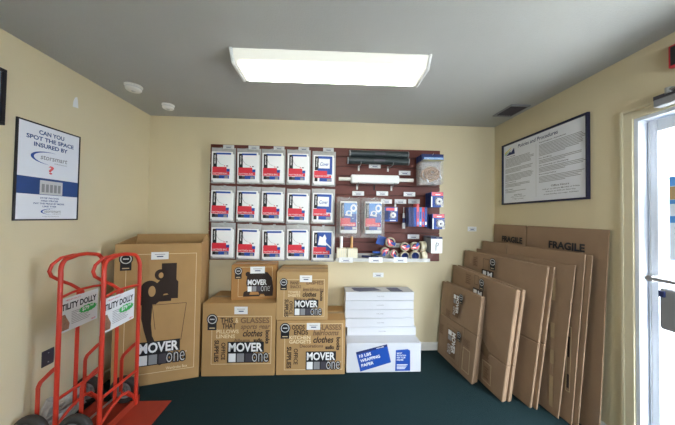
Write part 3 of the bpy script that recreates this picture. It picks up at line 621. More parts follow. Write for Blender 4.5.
w = mb('blue'); w.hull([(-.06, -.004, -.03), (.02, -.004, -.05), (.05, -.004, .03), (-.03, -.004, .06)], [(-.06, .004, -.03), (.02, .004, -.05), (.05, .004, .03), (-.03, .004, .06)]); o = tag(w.build('tape_card', bevel=.001), 'navy and blue card propped behind the topmost tape roll', 'card'); o.location = (0.575, 2.50, 1.18)
# price tags stuck on the back wall
price_tag('wall_tag', 'lone white price tag stuck on the back wall near the corner', 1.608, YB - 0.0005, 1.306, 0.10, 0.052, None, 40)
price_tag('wall_tag', 'white price tag on the back wall above the white paper cartons', 0.575, YB - 0.0005, 0.80, 0.115, 0.05, None, 41)

# ------------------------------------------------------------------ moving boxes
def medallion(w, cx, cz, r, y):
    w.use('black').rect(cx - r * .8, cx + r * .8, cz - r * 1.95, cz - r * .1, y); w.disc(cx, cz, r, y - .0002, 26)
    w.use('lightgrey').disc(cx, cz, r * .82, y - .0005, 26, r * .66); w.rect(cx - r * .42, cx + r * .42, cz - r * .1, cz + r * .12, y - .0005)
    w.use('ink_light').rect(cx - r * .5, cx + r * .5, cz - r * 1.65, cz - r * 1.5, y - .0005)
def mover(w, x0, x1, z0, z1, y, back=True):
    """MOVER over three squares and one"""
    W_ = x1 - x0; Hh = z1 - z0; zm = z0 + Hh * .5
    if back:
        w.use('black').rect(x0 - .03 * W_, x0 + .88 * W_, zm - .0 * Hh, z1 + .05 * Hh, y); w.rect(x0 - .03 * W_, x0 + .62 * W_, z0 - .04 * Hh, zm, y)
        w.text('one', x0 + .56 * W_, x1 + .02 * W_, z0 - .05 * Hh, zm - .01 * Hh, y - .0001, .09)
    w.use('white').text('MOVER', x0, x0 + .85 * W_, zm + .03 * Hh, z1, y - .0005, .03)
    w.use('white').rect(x0, x0 + .18 * W_, z0, zm - .06 * Hh, y - .0005); w.use('grey').rect(x0 + .21 * W_, x0 + .39 * W_, z0, zm - .06 * Hh, y - .0005); w.use('darkgrey').rect(x0 + .42 * W_, x0 + .58 * W_, z0, zm - .06 * Hh, y - .0005)
    w.use('lightgrey').text('one', x0 + .59 * W_, x1 - .01 * W_, z0, zm - .06 * Hh, y - .0007, -.012)
    w.rect(x1 + .01 * W_, x1 + .03 * W_, zm - .1 * Hh, zm - .06 * Hh, y - .0007)
def box_tag(t, x, z, y, wd, ht, par):
    c = mb('paper').box(x - wd / 2, x + wd / 2, y - .0025, y - .001, z - ht / 2, z + ht / 2).build('price_label', par)
    w = mb('grey').rect(x - wd * .3, x + wd * .3, z + ht * .14, z + ht * .22, y - .003); w.use('navy').rect(x - wd * .18, x + wd * .2, z - ht * .18, z - ht * .04, y - .003); w.build('printing', c, fix=False)
def carton(name, label, loc, rz, w_, d, h, m_):
    """origin bottom centre of the FRONT edge; front faces -Y, body spans y 0..d"""
    t = thing(name, label, 'box', loc, rz, 'assembled moving boxes')
    b = mb(m_).box(-w_ / 2, w_ / 2, 0, d, 0.001, h - .004); body = b.build('box_body', t, bevel=0.004)
    for s in (0, 1):
        y0, y1 = (0.001, d / 2 - .0015) if s == 0 else (d / 2 + .0015, d - .001)
        mb(m_).box(-w_ / 2 + .001, w_ / 2 - .001, y0, y1, h - .004, h).build('top_flap', t, bevel=0.0012)
    mb('tape').box(-w_ / 2 + .002, w_ / 2 - .002, d / 2 - .024, d / 2 + .024, h, h + .0006).build('packing_tape', t)
    return t
def words(w, x0, x1, z0, z1, items, y):
    W_ = x1 - x0; Hh = z1 - z0
    for (s, m_, a0, a1, b0, b1, bold, sh2, rot) in items:
        w.use(m_).text(s, x0 + a0 * W_, x0 + a1 * W_, z0 + b0 * Hh, z0 + b1 * Hh, y, max(bold, .022), sh2, rot)
Yp = -0.0008
# large box (lower left)
t = carton('moving_box', 'large kraft box printed THIS THAT in the lower row, under the small box', (-0.748, 2.232, 0), 0.0, 0.635, 0.37, 0.638, 'kraft')
w = MB(); hw = .3175
w.use('ink_light').outline(-.235, .285, .105, .525, Yp, .004)
medallion(w, -.232, .497, .048, Yp - .0006)
words(w, -.235, .285, .105, .525, [('THIS', 'ink', .14, .35, .86, .97, .0, 0, 0), ('&', 'ink_light', .39, .44, .86, .96, .0, 0, 0), ('THAT', 'ink', .17, .40, .74, .85, .0, 0, 0), ('GLASSES', 'ink_soft', .48, .96, .85, .97, .0, 0, 0),
  ('sports gear', 'ink_soft', .48, .98, .70, .82, .01, .3, 0), ('PILLOWS', 'ink_light', .08, .45, .64, .72, .02, 0, 0), ('LINENS', 'ink_light', .08, .39, .54, .62, .02, 0, 0), ('clothes', 'ink', .52, .85, .57, .71, .01, .3, 0),
  ('books', 'ink', .90, .97, .42, .70, .04, 0, 270), ('Albums', 'ink_soft', .37, .64, .46, .53, .0, 0, 0), ('audio', 'ink', .70, .85, .45, .54, .04, 0, 0), ('SUPPLIES', 'ink', .05, .125, .05, .50, .03, 0, 270), ('OFFICE', 'ink', .165, .235, .09, .45, .0, 0, 270)], Yp - .0006)
mover(w, -.085, .262, .125, .292, Yp - .0008)
pr = w.build('printing', t, fix=False); box_tag(t, .015, .575, 0, .115, .065, t)
# medium wide box (lower middle)
t = carton('moving_box', 'wide kraft box printed KITCHEN GADGETS in the lower row beside the white cartons', (-0.112, 2.235, 0), 0.0, 0.615, 0.37, 0.482, 'kraft')
w = MB()
w.use('ink_light').outline(-.235, .285, .045, .455, Yp, .004); medallion(w, -.232, .415, .047, Yp - .0006)
words(w, -.235, .285, .045, .455, [('ODDS', 'ink', .12, .34, .87, .97, .0, 0, 0), ('ENDS', 'ink', .16, .40, .76, .86, .0, 0, 0), ('GLASSES', 'ink_soft', .55, .97, .86, .98, .0, 0, 0), ('heirlooms', 'ink_soft', .48, .93, .74, .86, .01, .3, 0), ('KITCHEN', 'ink_light', .08, .44, .66, .74, .02, 0, 0), ('GADGETS', 'ink_light', .08, .45, .57, .65, .02, 0, 0),
  ('clothes', 'ink', .49, .84, .58, .72, .01, .3, 0), ('books', 'ink', .89, .96, .42, .70, .04, 0, 270), ('Decorations', 'ink_soft', .26, .66, .48, .55, .0, 0, 0), ('audio', 'ink', .70, .85, .44, .53, .04, 0, 0), ('SUPPLIES', 'ink', .04, .12, .04, .5, .03, 0, 270), ('OFFICE', 'ink', .16, .23, .12, .46, .0, 0, 270)], Yp - .0006)
mover(w, -.035, .262, .05, .2, Yp - .0008)
w.build('printing', t, fix=False); box_tag(t, .02, .43, 0, .12, .06, t)
# medium box on top
t = carton('moving_box', 'medium kraft box standing on the wide KITCHEN GADGETS box', (-0.198, 2.245, 0.4825), 0.0, 0.462, 0.33, 0.432, 'kraft_pale')
w = MB()
w.use('ink_light').outline(-.165, .2, .03, .365, Yp, .003); medallion(w, -.168, .338, .036, Yp - .0006)
words(w, -.165, .2, .03, .365, [('PANS', 'ink_soft', .15, .36, .86, .95, .0, 0, 0), ('SNACKS', 'ink_soft', .15, .42, .76, .84, .0, 0, 0), ('DISHES', 'ink_soft', .55, .97, .86, .96, .0, 0, 0), ('knickknacks', 'ink_soft', .46, .98, .68, .78, .01, .3, 0), ('TOWELS', 'ink_light', .1, .4, .62, .69, .02, 0, 0), ('SHEETS', 'ink_light', .1, .4, .53, .6, .02, 0, 0),
  ('clothes', 'ink', .46, .8, .53, .67, .01, .3, 0), ('books', 'ink', .89, .97, .42, .68, .04, 0, 270), ('Photos', 'ink_soft', .25, .52, .43, .51, .0, 0, 0), ('audio', 'ink', .6, .78, .43, .51, .04, 0, 0), ('SUPPLIES', 'ink', .02, .12, .0, .46, .03, 0, 270), ('OFFICE', 'ink', .14, .22, .06, .42, .0, 0, 270)], Yp - .0006)
mover(w, -.065, .175, .045, .175, Yp - .0008)
w.build('printing', t, fix=False); box_tag(t, .03, .37, 0, .11, .06, t)
# small box on the large one
t = carton('moving_box', 'smallest kraft box with dark picture, perched on the THIS THAT box', (-0.652, 2.325, 0.6388), 0.10, 0.405, 0.20, 0.318, 'kraft_orange')
w = MB(); medallion(w, -.14, .265, .036, Yp - .0006); w.use('ink_light').outline(-.14, .165, .03, .30, Yp, .0025)
w.use('ink').disc(-.055, .235, .022, Yp - .0003); w.poly([(-.095, .03), (-.09, .07), (-.05, .09), (-.07, .15), (-.06, .225), (-.03, .25), (.03, .24), (.09, .255), (.12, .25), (.16, .2), (.175, .1), (.17, .03), (.1, .03), (.09, .05), (.06, .05), (.05, .03)], Yp - .0003)
w.use('kraft_orange').poly([(-.04, .045), (.05, .045), (.04, .07), (-.03, .075)], Yp - .0006)
mover(w, -.055, .145, .075, .185, Yp - .0009, False)
w.build('printing', t, fix=False); box_tag(t, .03, .272, 0, .13, .062, t)
# wardrobe box: open topped
ang = math.atan2(.16, .605)
mid = ((-1.69 - 1.085) / 2, (2.07 + 2.23) / 2)
t = thing('wardrobe_box', 'tall open topped kraft wardrobe box with dark picture, behind the red dollies', 'box', (mid[0], mid[1], 0), ang, 'assembled moving boxes')
W2, D_, Hb = 0.313, 0.36, 1.165
w = mb('kraft'); w.box(-W2, W2, 0, .006, .001, Hb); w.box(-W2, W2, D_ - .006, D_, .001, Hb); w.box(-W2, -W2 + .006, .006, D_ - .006, .001, Hb); w.box(W2 - .006, W2, .006, D_ - .006, .001, Hb); w.box(-W2 + .006, W2 - .006, .006, D_ - .006, .001, .01); w.build('box_body', t)
w = mb('kraft'); w.hull([(-W2, D_ - .006, Hb), (W2, D_ - .006, Hb), (W2 - .01, D_ - .006, Hb + .06), (-W2 + .01, D_ - .006, Hb + .06)], [(-W2, D_ - .001, Hb), (W2, D_ - .001, Hb), (W2 - .01, D_ - .001, Hb + .06), (-W2 + .01, D_ - .001, Hb + .06)]); w.build('rear_flap', t)
for s in (-1, 1):
    w = mb('kraft'); xo = s * W2; w.hull([(xo, .01, Hb), (xo, D_ - .01, Hb), (xo - s * .02, D_ - .03, Hb + .045), (xo - s * .02, .2, Hb + .035)], [(xo - s * .005, .01, Hb), (xo - s * .005, D_ - .01, Hb), (xo - s * .025, D_ - .03, Hb + .045), (xo - s * .025, .2, Hb + .035)]); w.build('side_flap', t)
w = MB(); w.use('ink_light').outline(-.236, .275, .092, 1.082, Yp, .004); medallion(w, -.236, 1.045, .048, Yp - .0006)
I = Yp - .0004
w.use('ink').rect(.015, .125, .835, 1.0, I)
w.poly([(.125, .86), (.14, .84), (.14, .70), (.09, .70), (.09, .68), (.0, .68), (-.02, .70), (-.05, .75), (-.06, .79), (-.02, .83), (.015, .87)], I - .0001)
w.disc(.008, .905, .042, I, 26, .0, .046); w.disc(-.065, .79, .066, I, 26, 0, .07); w.poly([(-.13, .80), (-.0, .80), (.0, .68), (-.02, .66), (-.13, .66)], I - .0002)
w.use('kraft').disc(.012, .9, .018, I - .0004, 16, 0, .024); w.disc(-.05, .77, .026, I - .0004, 16, 0, .045); w.poly([(.03, .73), (.07, .735), (.06, .745), (.035, .742)], I - .0004)
w.use('ink').poly([(-.12, .66), (-.045, .66), (-.05, .5), (-.04, .4), (.0, .3), (.01, .22), (-.02, .19), (-.06, .3), (-.1, .45), (-.12, .55)], I)
w.poly([(-.02, .19), (.02, .175), (.055, .2), (.06, .17), (.02, .15), (-.01, .165)], I)
for a0, b0, a1, b1 in ((-.045, .655, .205, .655), (.205, .655, .17, .34), (-.045, .655, -.02, .45)):
    dx, dz = a1 - a0, b1 - b0; L = math.hypot(dx, dz); nx, nz = -dz / L * .0018, dx / L * .0018; w.poly([(a0 - nx, b0 - nz), (a1 - nx, b1 - nz), (a1 + nx, b1 + nz), (a0 + nx, b0 + nz)], I - .0003)
mover(w, -.13, .205, .165, .345, Yp - .001)
w.use('ink_light').text('Wardrobe Box', .065, .225, .105, .13, Yp - .0008, .01)
w.build('printing', t, fix=False); box_tag(t, .0, 1.065, 0, .125, .062, t)

# ------------------------------------------------------------------ white paper cartons
t = thing('paper_carton', 'large white carton of wrapping paper at the bottom of the white stack', 'box', (0.555, 2.255, 0), 0.0)
mb('whitebox').box(-.345, .345, 0, .36, .001, .262).build('box_body', t, bevel=.004)
mb('whitebox').box(-.345, .345, .001, .178, .262, .266).build('top_flap', t, bevel=.001); mb('whitebox').box(-.345, .345, .181, .359, .262, .266).build('top_flap', t, bevel=.001)
w = MB(); y = -.0008
w.use('blue'); q = [(-.259, .185), (.027, .255), (.066, .09), (-.216, .010)]; w.poly(q, y)
w.use('navy').poly([(-.259, .185), (.027, .255), (.032, .235), (-.254, .163)], y - .0004)
ca = math.atan2(.07, .286); R3 = Matrix.Rotation(-ca, 4, 'Y'); old = w.M
w.M = Matrix.Translation((-.252, 0, .163)) @ R3
for i, s in enumerate(('10 LBS', 'WRAPPING', 'PAPER')):
    w.use('white').text(s, .02, .02 + (.11, .185, .115)[i], -.036 - i * .043, -.008 - i * .043, y - .0008, .02)
w.text('MOVER', .19, .26, .004, .014, y - .0009, .02)
w.M = old
w.use('blue').poly([(.105, .012), (.245, .012), (.243, .195), (.22, .208), (.11, .2)], y)
w.use('white')
for i, s in enumerate(('BEST', 'PROTECTION', 'FOR YOUR', 'DISHES')): w.text(s, .12, .12 + (.05, .085, .08, .06)[i], .165 - i * .02, .178 - i * .02, y - .0004, .02)
for i in range(4): w.rect(.12, .22 - i * .008, .065 - i * .012, .071 - i * .012, y - .0004)
w.build('printing', t, fix=False)
offs = [0.008, 0.002, -0.004, -0.004, 0.0]
labs = ['white flat paper carton resting on the big wrapping paper carton, lowest of the flat five', 'white flat paper carton, second from the lowest of the flat five', 'white flat paper carton in the middle of the flat five', 'white flat paper carton just under the topmost one', 'topmost white flat paper carton with two dark blue patches on its lid']
for i in range(5):
    zb = .2668 + i * .0845; t = thing('flat_paper_carton', labs[i], 'box', (0.545 + offs[i] + (.012 if i == 0 else 0), 2.395 - .004 * (i % 2), zb), (0.0, .01, -.012, .008, 0.0)[i], 'flat white paper cartons in a stack')
    mb('whitebox').box(-.338, .338, 0.001, .19, 0, .0825).build('box_body', t, bevel=.004)
    w = mb('grey').text('10 LBS', -.03, .0, .036, .046, -.0002, .01); w.text('PAPER', .006, .04, .036, .046, -.0002, .01); w.build('printing', t, fix=False)
    if i == 4:
        w = mb('navy'); w.add([(-.25, .05, .0832), (-.2, .02 - .006, .0832), (.03, .055, .0832), (-.03, .15, .0832), (-.27, .14, .0832)], [(0, 1, 2, 3, 4)]); w.add([(.09, .15, .0832), (.21, .15, .0832), (.24, .02, .0832), (.11, .02, .0832)], [(0, 1, 2, 3)]); w.build('lid_print', t, fix=False)

# ------------------------------------------------------------------ flattened boxes on the right wall
def flat_box(label, B0, B1, T0, T1, th, slits, art=None, m_='kraft_flat', seams=(), parts=None):
    B0, B1, T0, T1 = map(Vector, (B0, B1, T0, T1)); base = (B0 + B1) / 2
    t = thing('flattened_box', label, 'flattened box', tuple(base), 0, 'flattened boxes leaning on the right wall')
    B0 -= base; B1 -= base; T0 -= base; T1 -= base
    n = ((B1 - B0).cross(T0 - B0)).normalized()          # away from the viewer after sign check
    if n.x < 0: n = -n
    P = lambda u, v_, d=0.0: tuple((B0 * (1 - u) + B1 * u) * (1 - v_) + (T0 * (1 - u) + T1 * u) * v_ + n * d)
    lev = [0.0] + list(slits) + [1.0]; names = parts or (['box_panel'] if len(lev) == 2 else (['bottom_flap', 'box_panel'] if len(lev) == 3 else ['bottom_flap', 'box_panel', 'top_flap']))
    for k in range(len(lev) - 1):
        v0 = lev[k] + (.004 if k else 0); v1 = lev[k + 1] - (.004 if k < len(lev) - 2 else 0)
        us = [0.0] + (list(seams) if (k == 0 or len(lev) == 2) else []) + [1.0]
        for j in range(len(us) - 1):
            u0 = us[j] + (.004 if j else 0); u1 = us[j + 1] - (.004 if j < len(us) - 2 else 0)
            w = mb(m_); w.hull([P(u0, v0), P(u1, v0), P(u1, v1), P(u0, v1)], [P(u0, v0, th * .55), P(u1, v0, th * .55), P(u1, v1, th * .55), P(u0, v1, th * .55)])
            w.build(names[k], t, bevel=min(.008, th * .22), seg=3)
    w = mb(m_); w.hull([P(.004, .0), P(.985, .0), P(.985, .994), P(.004, .994)][:0] or [P(.004, .0, th * .58), P(.99, .0, th * .58), P(.99, .992, th * .58), P(.004, .992, th * .58)], [P(.004, 0, th), P(.99, 0, th), P(.99, .992, th), P(.004, .992, th)])
    w.build('rear_panel', t, bevel=min(.006, th * .18), seg=3)
    w = mb('kraft_edge'); w.hull([P(.004, .0, th * .3), P(.985, .0, th * .3), P(.985, .99, th * .3), P(.004, .99, th * .3)], [P(.004, 0, th * .8), P(.985, 0, th * .8), P(.985, .99, th * .8), P(.004, .99, th * .8)]); w.build('inner_core', t)
    if art:
        w = MB(); Wd = (B1 - B0).length; Hd = (T0 - B0).length
        ex_ = (B1 - B0).normalized(); ez = (T0 - B0); ez = (ez - ex_ * ez.dot(ex_)).normalized(); ny = ex_.cross(ez)      # local y
        if ny.x < 0: ny = -ny
        w.M = Matrix(((ex_.x, ny.x, ez.x, B0.x), (ex_.y, ny.y, ez.y, B0.y), (ex_.z, ny.z, ez.z, B0.z), (0, 0, 0, 1)))
        art(w, Wd, Hd); 
        # follow the slightly twisted sheet
        w.build('printing', t, fix=False)
    return t
def small_print(w, x0, x1, z0, z1, y):
    w.use('ink_soft')
    for i in range(5):
        z = z0 + (z1 - z0) * i / 5; w.rect(x0, x1 - (i % 2) * .01, z, z + (z1 - z0) * .12, y)
    w.outline(x0 - .006, x1 + .006, z0 - .006, z1 + .004, y, .002)
AY = -.006
def mover_v(w, x0, x1, z0, z1, y):
    """the two-line mark turned to read downwards"""
    Wd = x1 - x0; xm = x0 + Wd * .52
    w.use('ink_soft').rect(x0 - .008, x1 + .006, z0 - .01, z1 + .01, y)
    w.use('white').text('MOVER', xm, x1, z0 + .12 * (z1 - z0), z1, y - .0005, .03, 0, 270)
    L = z1 - z0
    w.use('white').rect(x0, xm - .006, z1 - .2 * L, z1, y - .0005); w.use('grey').rect(x0, xm - .006, z1 - .42 * L, z1 - .23 * L, y - .0005)
    w.use('lightgrey').text('one', x0, xm - .006, z0, z1 - .6 * L, y - .0005, 0, 0, 270)
def art5(w, Wd, Hd):
    medallion(w, Wd * .62, Hd * .9, .03, AY); mover_v(w, Wd * .42, Wd * .57, Hd * .64, Hd * .9, AY)
    small_print(w, Wd * .22, Wd * .34, Hd * .58, Hd * .66, AY)
    medallion(w, Wd * .63, Hd * .44, .03, AY); mover_v(w, Wd * .33, Wd * .55, Hd * .12, Hd * .42, AY); w.use('ink_soft').outline(Wd * .28, Wd * .68, Hd * .06, Hd * .48, AY, .003)
    small_print(w, Wd * .76, Wd * .90, Hd * .37, Hd * .45, AY); w.use('ink_light').outline(Wd * .76, Wd * .93, Hd * .08, Hd * .34, AY, .003); small_print(w, Wd * .06, Wd * .16, Hd * .3, Hd * .42, AY)
def art4(w, Wd, Hd):
    small_print(w, Wd * .33, Wd * .42, Hd * .86, Hd * .96, AY); medallion(w, Wd * .63, Hd * .92, .034, AY); w.use('ink').outline(Wd * .5, Wd * .57, Hd * .88, Hd * .97, AY, .003)
    w.use('ink').rect(Wd * .48, Wd * .66, Hd * .765, Hd * .845, AY); w.use('white').rect(Wd * .49, Wd * .55, Hd * .775, Hd * .83, AY - .0005); w.text('M', Wd * .57, Wd * .64, Hd * .775, Hd * .83, AY - .0005, .04)
    small_print(w, Wd * .72, Wd * .80, Hd * .235, Hd * .31, AY); w.use('ink_light').outline(Wd * .7, Wd * .84, Hd * .05, Hd * .225, AY, .003); small_print(w, Wd * .73, Wd * .80, Hd * .08, Hd * .19, AY)
def art3(w, Wd, Hd):
    small_print(w, Wd * .2, Wd * .26, Hd * .88, Hd * .96, AY); medallion(w, Wd * .50, Hd * .945, .036, AY); w.use('ink').outline(Wd * .36, Wd * .45, Hd * .86, Hd * .96, AY, .003)
    w.use('ink').rect(Wd * .34, Wd * .52, Hd * .80, Hd * .865, AY); w.use('white').rect(Wd * .36, Wd * .41, Hd * .81, Hd * .855, AY - .0005); w.text('M', Wd * .43, Wd * .5, Hd * .81, Hd * .855, AY - .0005, .04)
def artF(w, Wd, Hd):
    for a_, b_ in ((.125, .375), (.63, .895)): w.use('black').text('FRAGILE', Wd * a_, Wd * b_, Hd * .872, Hd * .915, AY, .04)
def art2(w, Wd, Hd):
    w.use('ink_light').outline(Wd * .955, Wd * .985, Hd * .18, Hd * .56, AY, .003); w.use('ink').rect(Wd * .962, Wd * .978, Hd * .2, Hd * .28, AY); w.rect(Wd * .962, Wd * .975, Hd * .38, Hd * .5, AY)
def tape_art(w, Wd, Hd):
    w.use('tape')
    for a_, b_ in ((.05, .25), (.33, .42), (.5, .6), (.75, .9)): w.rect(Wd * .93, Wd * .96, Hd * a_, Hd * b_, AY)
def shift(p, d): return (p[0] + d, p[1], p[2])
s5 = ((1.21, 2.59, 0), (1.268, 2.07, 0), (1.262, 2.59, .75), (1.353, 2.07, .745))
flat_box('foremost and shortest flattened box of the leaning row, printed twice', *s5, .034, (.55,), art5, seams=(.7,))
s5b = [shift(p, .040) for p in s5]; s5b[1] = (s5b[1][0], 2.09, 0); s5b[3] = (s5b[3][0], 2.1, .735)
flat_box('flattened box directly behind the shortest one', *s5b, .032, (.55,))
s4 = ((1.335, 2.59, 0), (1.383, 1.865, 0), (1.375, 2.59, .925), (1.500, 1.86, .867))
flat_box('mid sized flattened box with a dark slit low across it', *s4, .044, (.32,), art4)
s4b = [shift(p, .050) for p in s4]; flat_box('flattened box pressed behind the mid sized one with the low slit', *s4b, .036, (.32,))
s3 = ((1.455, 2.59, 0), (1.555, 1.80, 0), (1.50, 2.59, 1.08), (1.665, 1.765, 1.07))
flat_box('tall flattened box with round emblem near its top edge, behind the mid sized ones', *s3, .028, (.46,), art3)
s3b = [shift(p, .034) for p in s3]; s3b[1] = (s3b[1][0], 1.785, 0); s3b[3] = (s3b[3][0], 1.75, 1.068)
flat_box('tall flattened box just behind the one with the round emblem', *s3b, .024, (.46,))
s25 = ((1.60, 2.59, 0), (1.675, 1.70, 0), (1.635, 2.59, 1.10), (1.745, 1.64, 1.10))
flat_box('tall flattened box with shiny tape patches down its near edge', *s25, .018, (), tape_art)
s2 = ((1.65, 2.59, 0), (1.718, 1.645, 0), (1.70, 2.59, 1.185), (1.775, 1.60, 1.185))
flat_box('larger flattened box with a pale printed strip on its near edge', *s2, .014, (), art2, seams=(.33,))
s2b = [shift(p, .019) for p in s2]; s2b[1] = (s2b[1][0], 1.62, 0); s2b[3] = (s2b[3][0], 1.572, 1.18)
flat_box('larger flattened box between the strip printed one and the tallest', *s2b, .014, ())
fr = ((1.795, 2.60, 0), (1.795, 1.54, 0), (1.838, 2.60, 1.365), (1.838, 1.51, 1.358))
flat_box('tallest widest flattened box marked FRAGILE twice, flat against the right wall', *fr, .016, (), artF, seams=(.40,))

# ------------------------------------------------------------------ red hand trucks
def hand_truck(label):
    t = thing('hand_truck', label, 'dolly', (0, 0, 0), 0, 'red utility dollies'); hy = 0.148; Rt = 0.0125
    pts = [(0, -hy, 0.012), (0, -hy, 0.5), (0, -hy, 1.035)]
    for i in range(1, 7): a = PI / 2 * i / 6; pts.append((-.012 * math.sin(a), -hy + .055 * (1 - math.cos(a)), 1.035 + .085 * math.sin(a)))
    for k in (0.35, .65): pts.append((-.014, -hy + .055 + k * (2 * hy - .11), 1.12 + .014))
    for i in range(6, 0, -1): a = PI / 2 * i / 6; pts.append((-.012 * math.sin(a), hy - .055 * (1 - math.cos(a)), 1.035 + .085 * math.sin(a)))
    pts += [(0, hy, 1.035), (0, hy, 0.5), (0, hy, 0.012)]
    mb('redmetal').tube(pts, Rt, 12).build('tube_frame', t)
    # rear grip loop
    gp = [(-.006, .0, .885), (-.03, -.055, .945), (-.045, -.11, .985), (-.056, -.148, 1.02), (-.058, -.158, 1.052), (-.054, -.148, 1.09), (-.042, -.11, 1.126), (-.028, -.05, 1.136), (-.014, .0, 1.134)]
    mb('redmetal').tube(gp, .0095, 10).build('grip_loop', t)
    w = mb('redmetal'); w.tube([(0, -hy, .885), (-.004, -.07, .897), (-.006, 0, .90), (-.004, .07, .897), (0, hy, .885)], .0085, 10); w.build('upper_crossbar', t)
    w = mb('redmetal'); w.tube([(0, -hy, .262), (0, hy, .262)], .0095, 10); w.build('lower_crossbar', t)
    w = mb('redmetal'); w.tube([(.0, -hy, .10), (-.004, -.06, .145), (-.006, .02, .165), (-.006, .08, .15), (-.004, .12, .1), (0, hy, .03)], .0095, 10); w.build('curved_brace', t)
    w = mb('redmetal'); w.box(-.034, -.028, -.012, .012, .12, .88); w.box(-.03, -.004, -.012, .012, .87, .885); w.build('centre_strut', t)
    for s in (-1, 1):
        y = s * hy; w = mb('redmetal')
        path = [(-.006, .46), (-.03, .44), (-.095, .372), (-.108, .34), (-.108, .10)]
        for k in range(len(path) - 1):
            (x0, z0), (x1, z1) = path[k], path[k + 1]; d = Vector((x1 - x0, 0, z1 - z0)).normalized(); nn = Vector((-d.z, 0, d.x)) * .011
            w.hull([(x0 - nn.x, y - .003, z0 - nn.z), (x0 + nn.x, y - .003, z0 + nn.z), (x1 + nn.x, y - .003, z1 + nn.z), (x1 - nn.x, y - .003, z1 - nn.z)], [(x0 - nn.x, y + .003, z0 - nn.z), (x0 + nn.x, y + .003, z0 + nn.z), (x1 + nn.x, y + .003, z1 + nn.z), (x1 - nn.x, y + .003, z1 - nn.z)])
        w.tube([(0, y, .06), (-.108, y, .10)], .008, 10)
        w.build('axle_bracket', t)
        wh = mb('rubber'); yc = s * .182
        wh.lathe([(.062, -.020), (.088, -.022), (.097, -.014), (.1, 0), (.097, .014), (.088, .022), (.062, .020)], (-.108, yc, .1), 'y', 36, True); tyre = wh.build('wheel', t)
        w = mb('hub'); w.lathe([(.064, -.012), (.064, .012), (.054, .014), (.054, -.014)], (-.108, yc, .1), 'y', 36, True); w.lathe([(.018, -.016), (.018, .016), (.0001, .016), (.0001, -.016)], (-.108, yc, .1), 'y', 20, True)
        w.lathe([(.056, -.004), (.056, .004), (.016, .004), (.016, -.004)], (-.108, yc, .1), 'y', 30, True)
        for k in range(5):
            a = 2 * PI * k / 5; w.tube([(-.108 + .016 * math.cos(a), yc, .1 + .016 * math.sin(a)), (-.108 + .056 * math.cos(a), yc, .1 + .056 * math.sin(a))], .0075, 6)
        w.build('hub', tyre)
    mb('steel').cyl((-.108, -.205, .1), (-.108, .205, .1), .007, 12).build('axle', t)
    w = mb('redplate'); w.box(-.004, .235, -.185, .185, .003, .009); w.box(-.004, .002, -.185, .185, .009, .06); w.build('toe_plate', t, bevel=.002)
    # sale sign tied between the posts
    s_ = mb('paper').box(-.0165, -.0145, -.15, .124, .652, .868).build('sale_sign', t)
    w = MB(); w.M = Matrix.Translation((-.0145, 0, 0)) @ Matrix.Rotation(PI / 2, 4, 'Z')       # local x -> world y, facing +X
    w.use('black').text('UTILITY DOLLY', -.148, .112, .790, .832, -.001, .035)
    w.use('redp').text('HEAVY DUTY', -.10, .0, .846, .856, -.001, .01, .2)
    bl = []; 
    for k in range(28): a = 2 * PI * k / 28; q_ = 1.0 if k % 2 else .84; bl.append((.052 + .068 * q_ * math.cos(a), .755 + .027 * q_ * math.sin(a)))
    w.use('green').poly(bl, -.0012); w.use('white').text('$79', .01, .06, .742, .772, -.0018, .03); w.text('99', .066, .092, .757, .772, -.0018, .02)
    w.use('skin').poly([(-.145, .665), (-.075, .665), (-.07, .70), (-.09, .74), (-.10, .765), (-.125, .765), (-.13, .74), (-.146, .715)], -.0012); w.use('navy').poly([(-.15, .71), (-.13, .74), (-.135, .775), (-.15, .775)], -.0014)
    w.use('grey')
    for k in range(8): w.rect(-.06, (.0 if k < 3 else .07) - (k % 3) * .012, .765 - k * .011, .7685 - k * .011, -.001)
    w.use('redp').text('NEW', .08, .112, .662, .672, -.001, .02)
    w.build('sign_print', s_, fix=False)
    return t
d2 = hand_truck('red two wheel dolly with a sale sign, the one nearer the wardrobe box'); d2.location = (-1.375, 1.76, 0); d2.rotation_euler = (0, 0, 0.0)
dup(d2, (-1.632, 1.76, 0), 0.0, 'red two wheel dolly with a sale sign, the one next to the left wall')

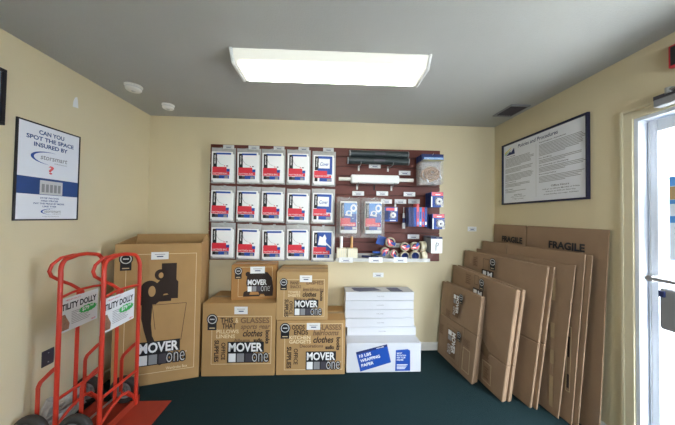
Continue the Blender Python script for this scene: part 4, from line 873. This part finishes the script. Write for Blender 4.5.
# ------------------------------------------------------------------ camera
cam = bpy.data.cameras.new('camera'); co = bpy.data.objects.new('camera', cam); COL.objects.link(co)
yaw, pitch, rl_, cz = 0.0481, 0.0197, 0.0156, 1.4112
fw = Vector((math.sin(yaw) * math.cos(pitch), math.cos(yaw) * math.cos(pitch), math.sin(pitch)))
rt = Vector((math.cos(yaw), -math.sin(yaw), 0)); up = rt.cross(fw)
r2 = rt * math.cos(rl_) + up * math.sin(rl_); u2 = -rt * math.sin(rl_) + up * math.cos(rl_)
co.matrix_world = Matrix(((r2.x, u2.x, -fw.x, 0), (r2.y, u2.y, -fw.y, 0), (r2.z, u2.z, -fw.z, cz), (0, 0, 0, 1)))
cam.sensor_width = 36; cam.lens = 246 / 675 * 36; cam.clip_start = 0.02
bpy.context.scene.camera = co

# ------------------------------------------------------------------ light
wd = bpy.data.worlds.new('sky'); bpy.context.scene.world = wd; wd.use_nodes = True
nt = wd.node_tree; bg = nt.nodes['Background']
bg.inputs['Color'].default_value = (0.80, 0.90, 1.0, 1); bg.inputs['Strength'].default_value = 18.0
def portal(loc, rot, sx, sy, name):
    l = bpy.data.lights.new(name, 'AREA'); l.shape = 'RECTANGLE'; l.size = sx; l.size_y = sy; l.cycles.is_portal = True
    o = bpy.data.objects.new(name, l); COL.objects.link(o); o.location = loc; o.rotation_euler = rot
portal((XR + T + .005, (DY0 + DY1) / 2, DZ / 2), (0, PI / 2, 0), DZ, DY1 - DY0, 'door_daylight')
portal(((WX0 + WX1) / 2, YR - T - .005, (WZ0 + WZ1) / 2), (PI / 2, 0, 0), WX1 - WX0, WZ1 - WZ0, 'added_window_portal')  # guides sky light in through the added window
sn = bpy.data.lights.new('sun', 'SUN'); sn.energy = 10; sn.angle = 0.01; sn.color = (1.0, 0.95, 0.88)
so = bpy.data.objects.new('sun', sn); COL.objects.link(so); so.rotation_euler = Vector((0.75, -0.25, -1.3)).to_track_quat('-Z', 'Y').to_euler()
sc = bpy.context.scene
sc.view_settings.view_transform = 'Standard'; sc.view_settings.look = 'None'; sc.view_settings.gamma = 1; sc.view_settings.use_curve_mapping = False
sc.view_settings.exposure = 0.98
sc.cycles.max_bounces = 8; sc.cycles.diffuse_bounces = 5; sc.cycles.transparent_max_bounces = 16; sc.cycles.use_denoising = True
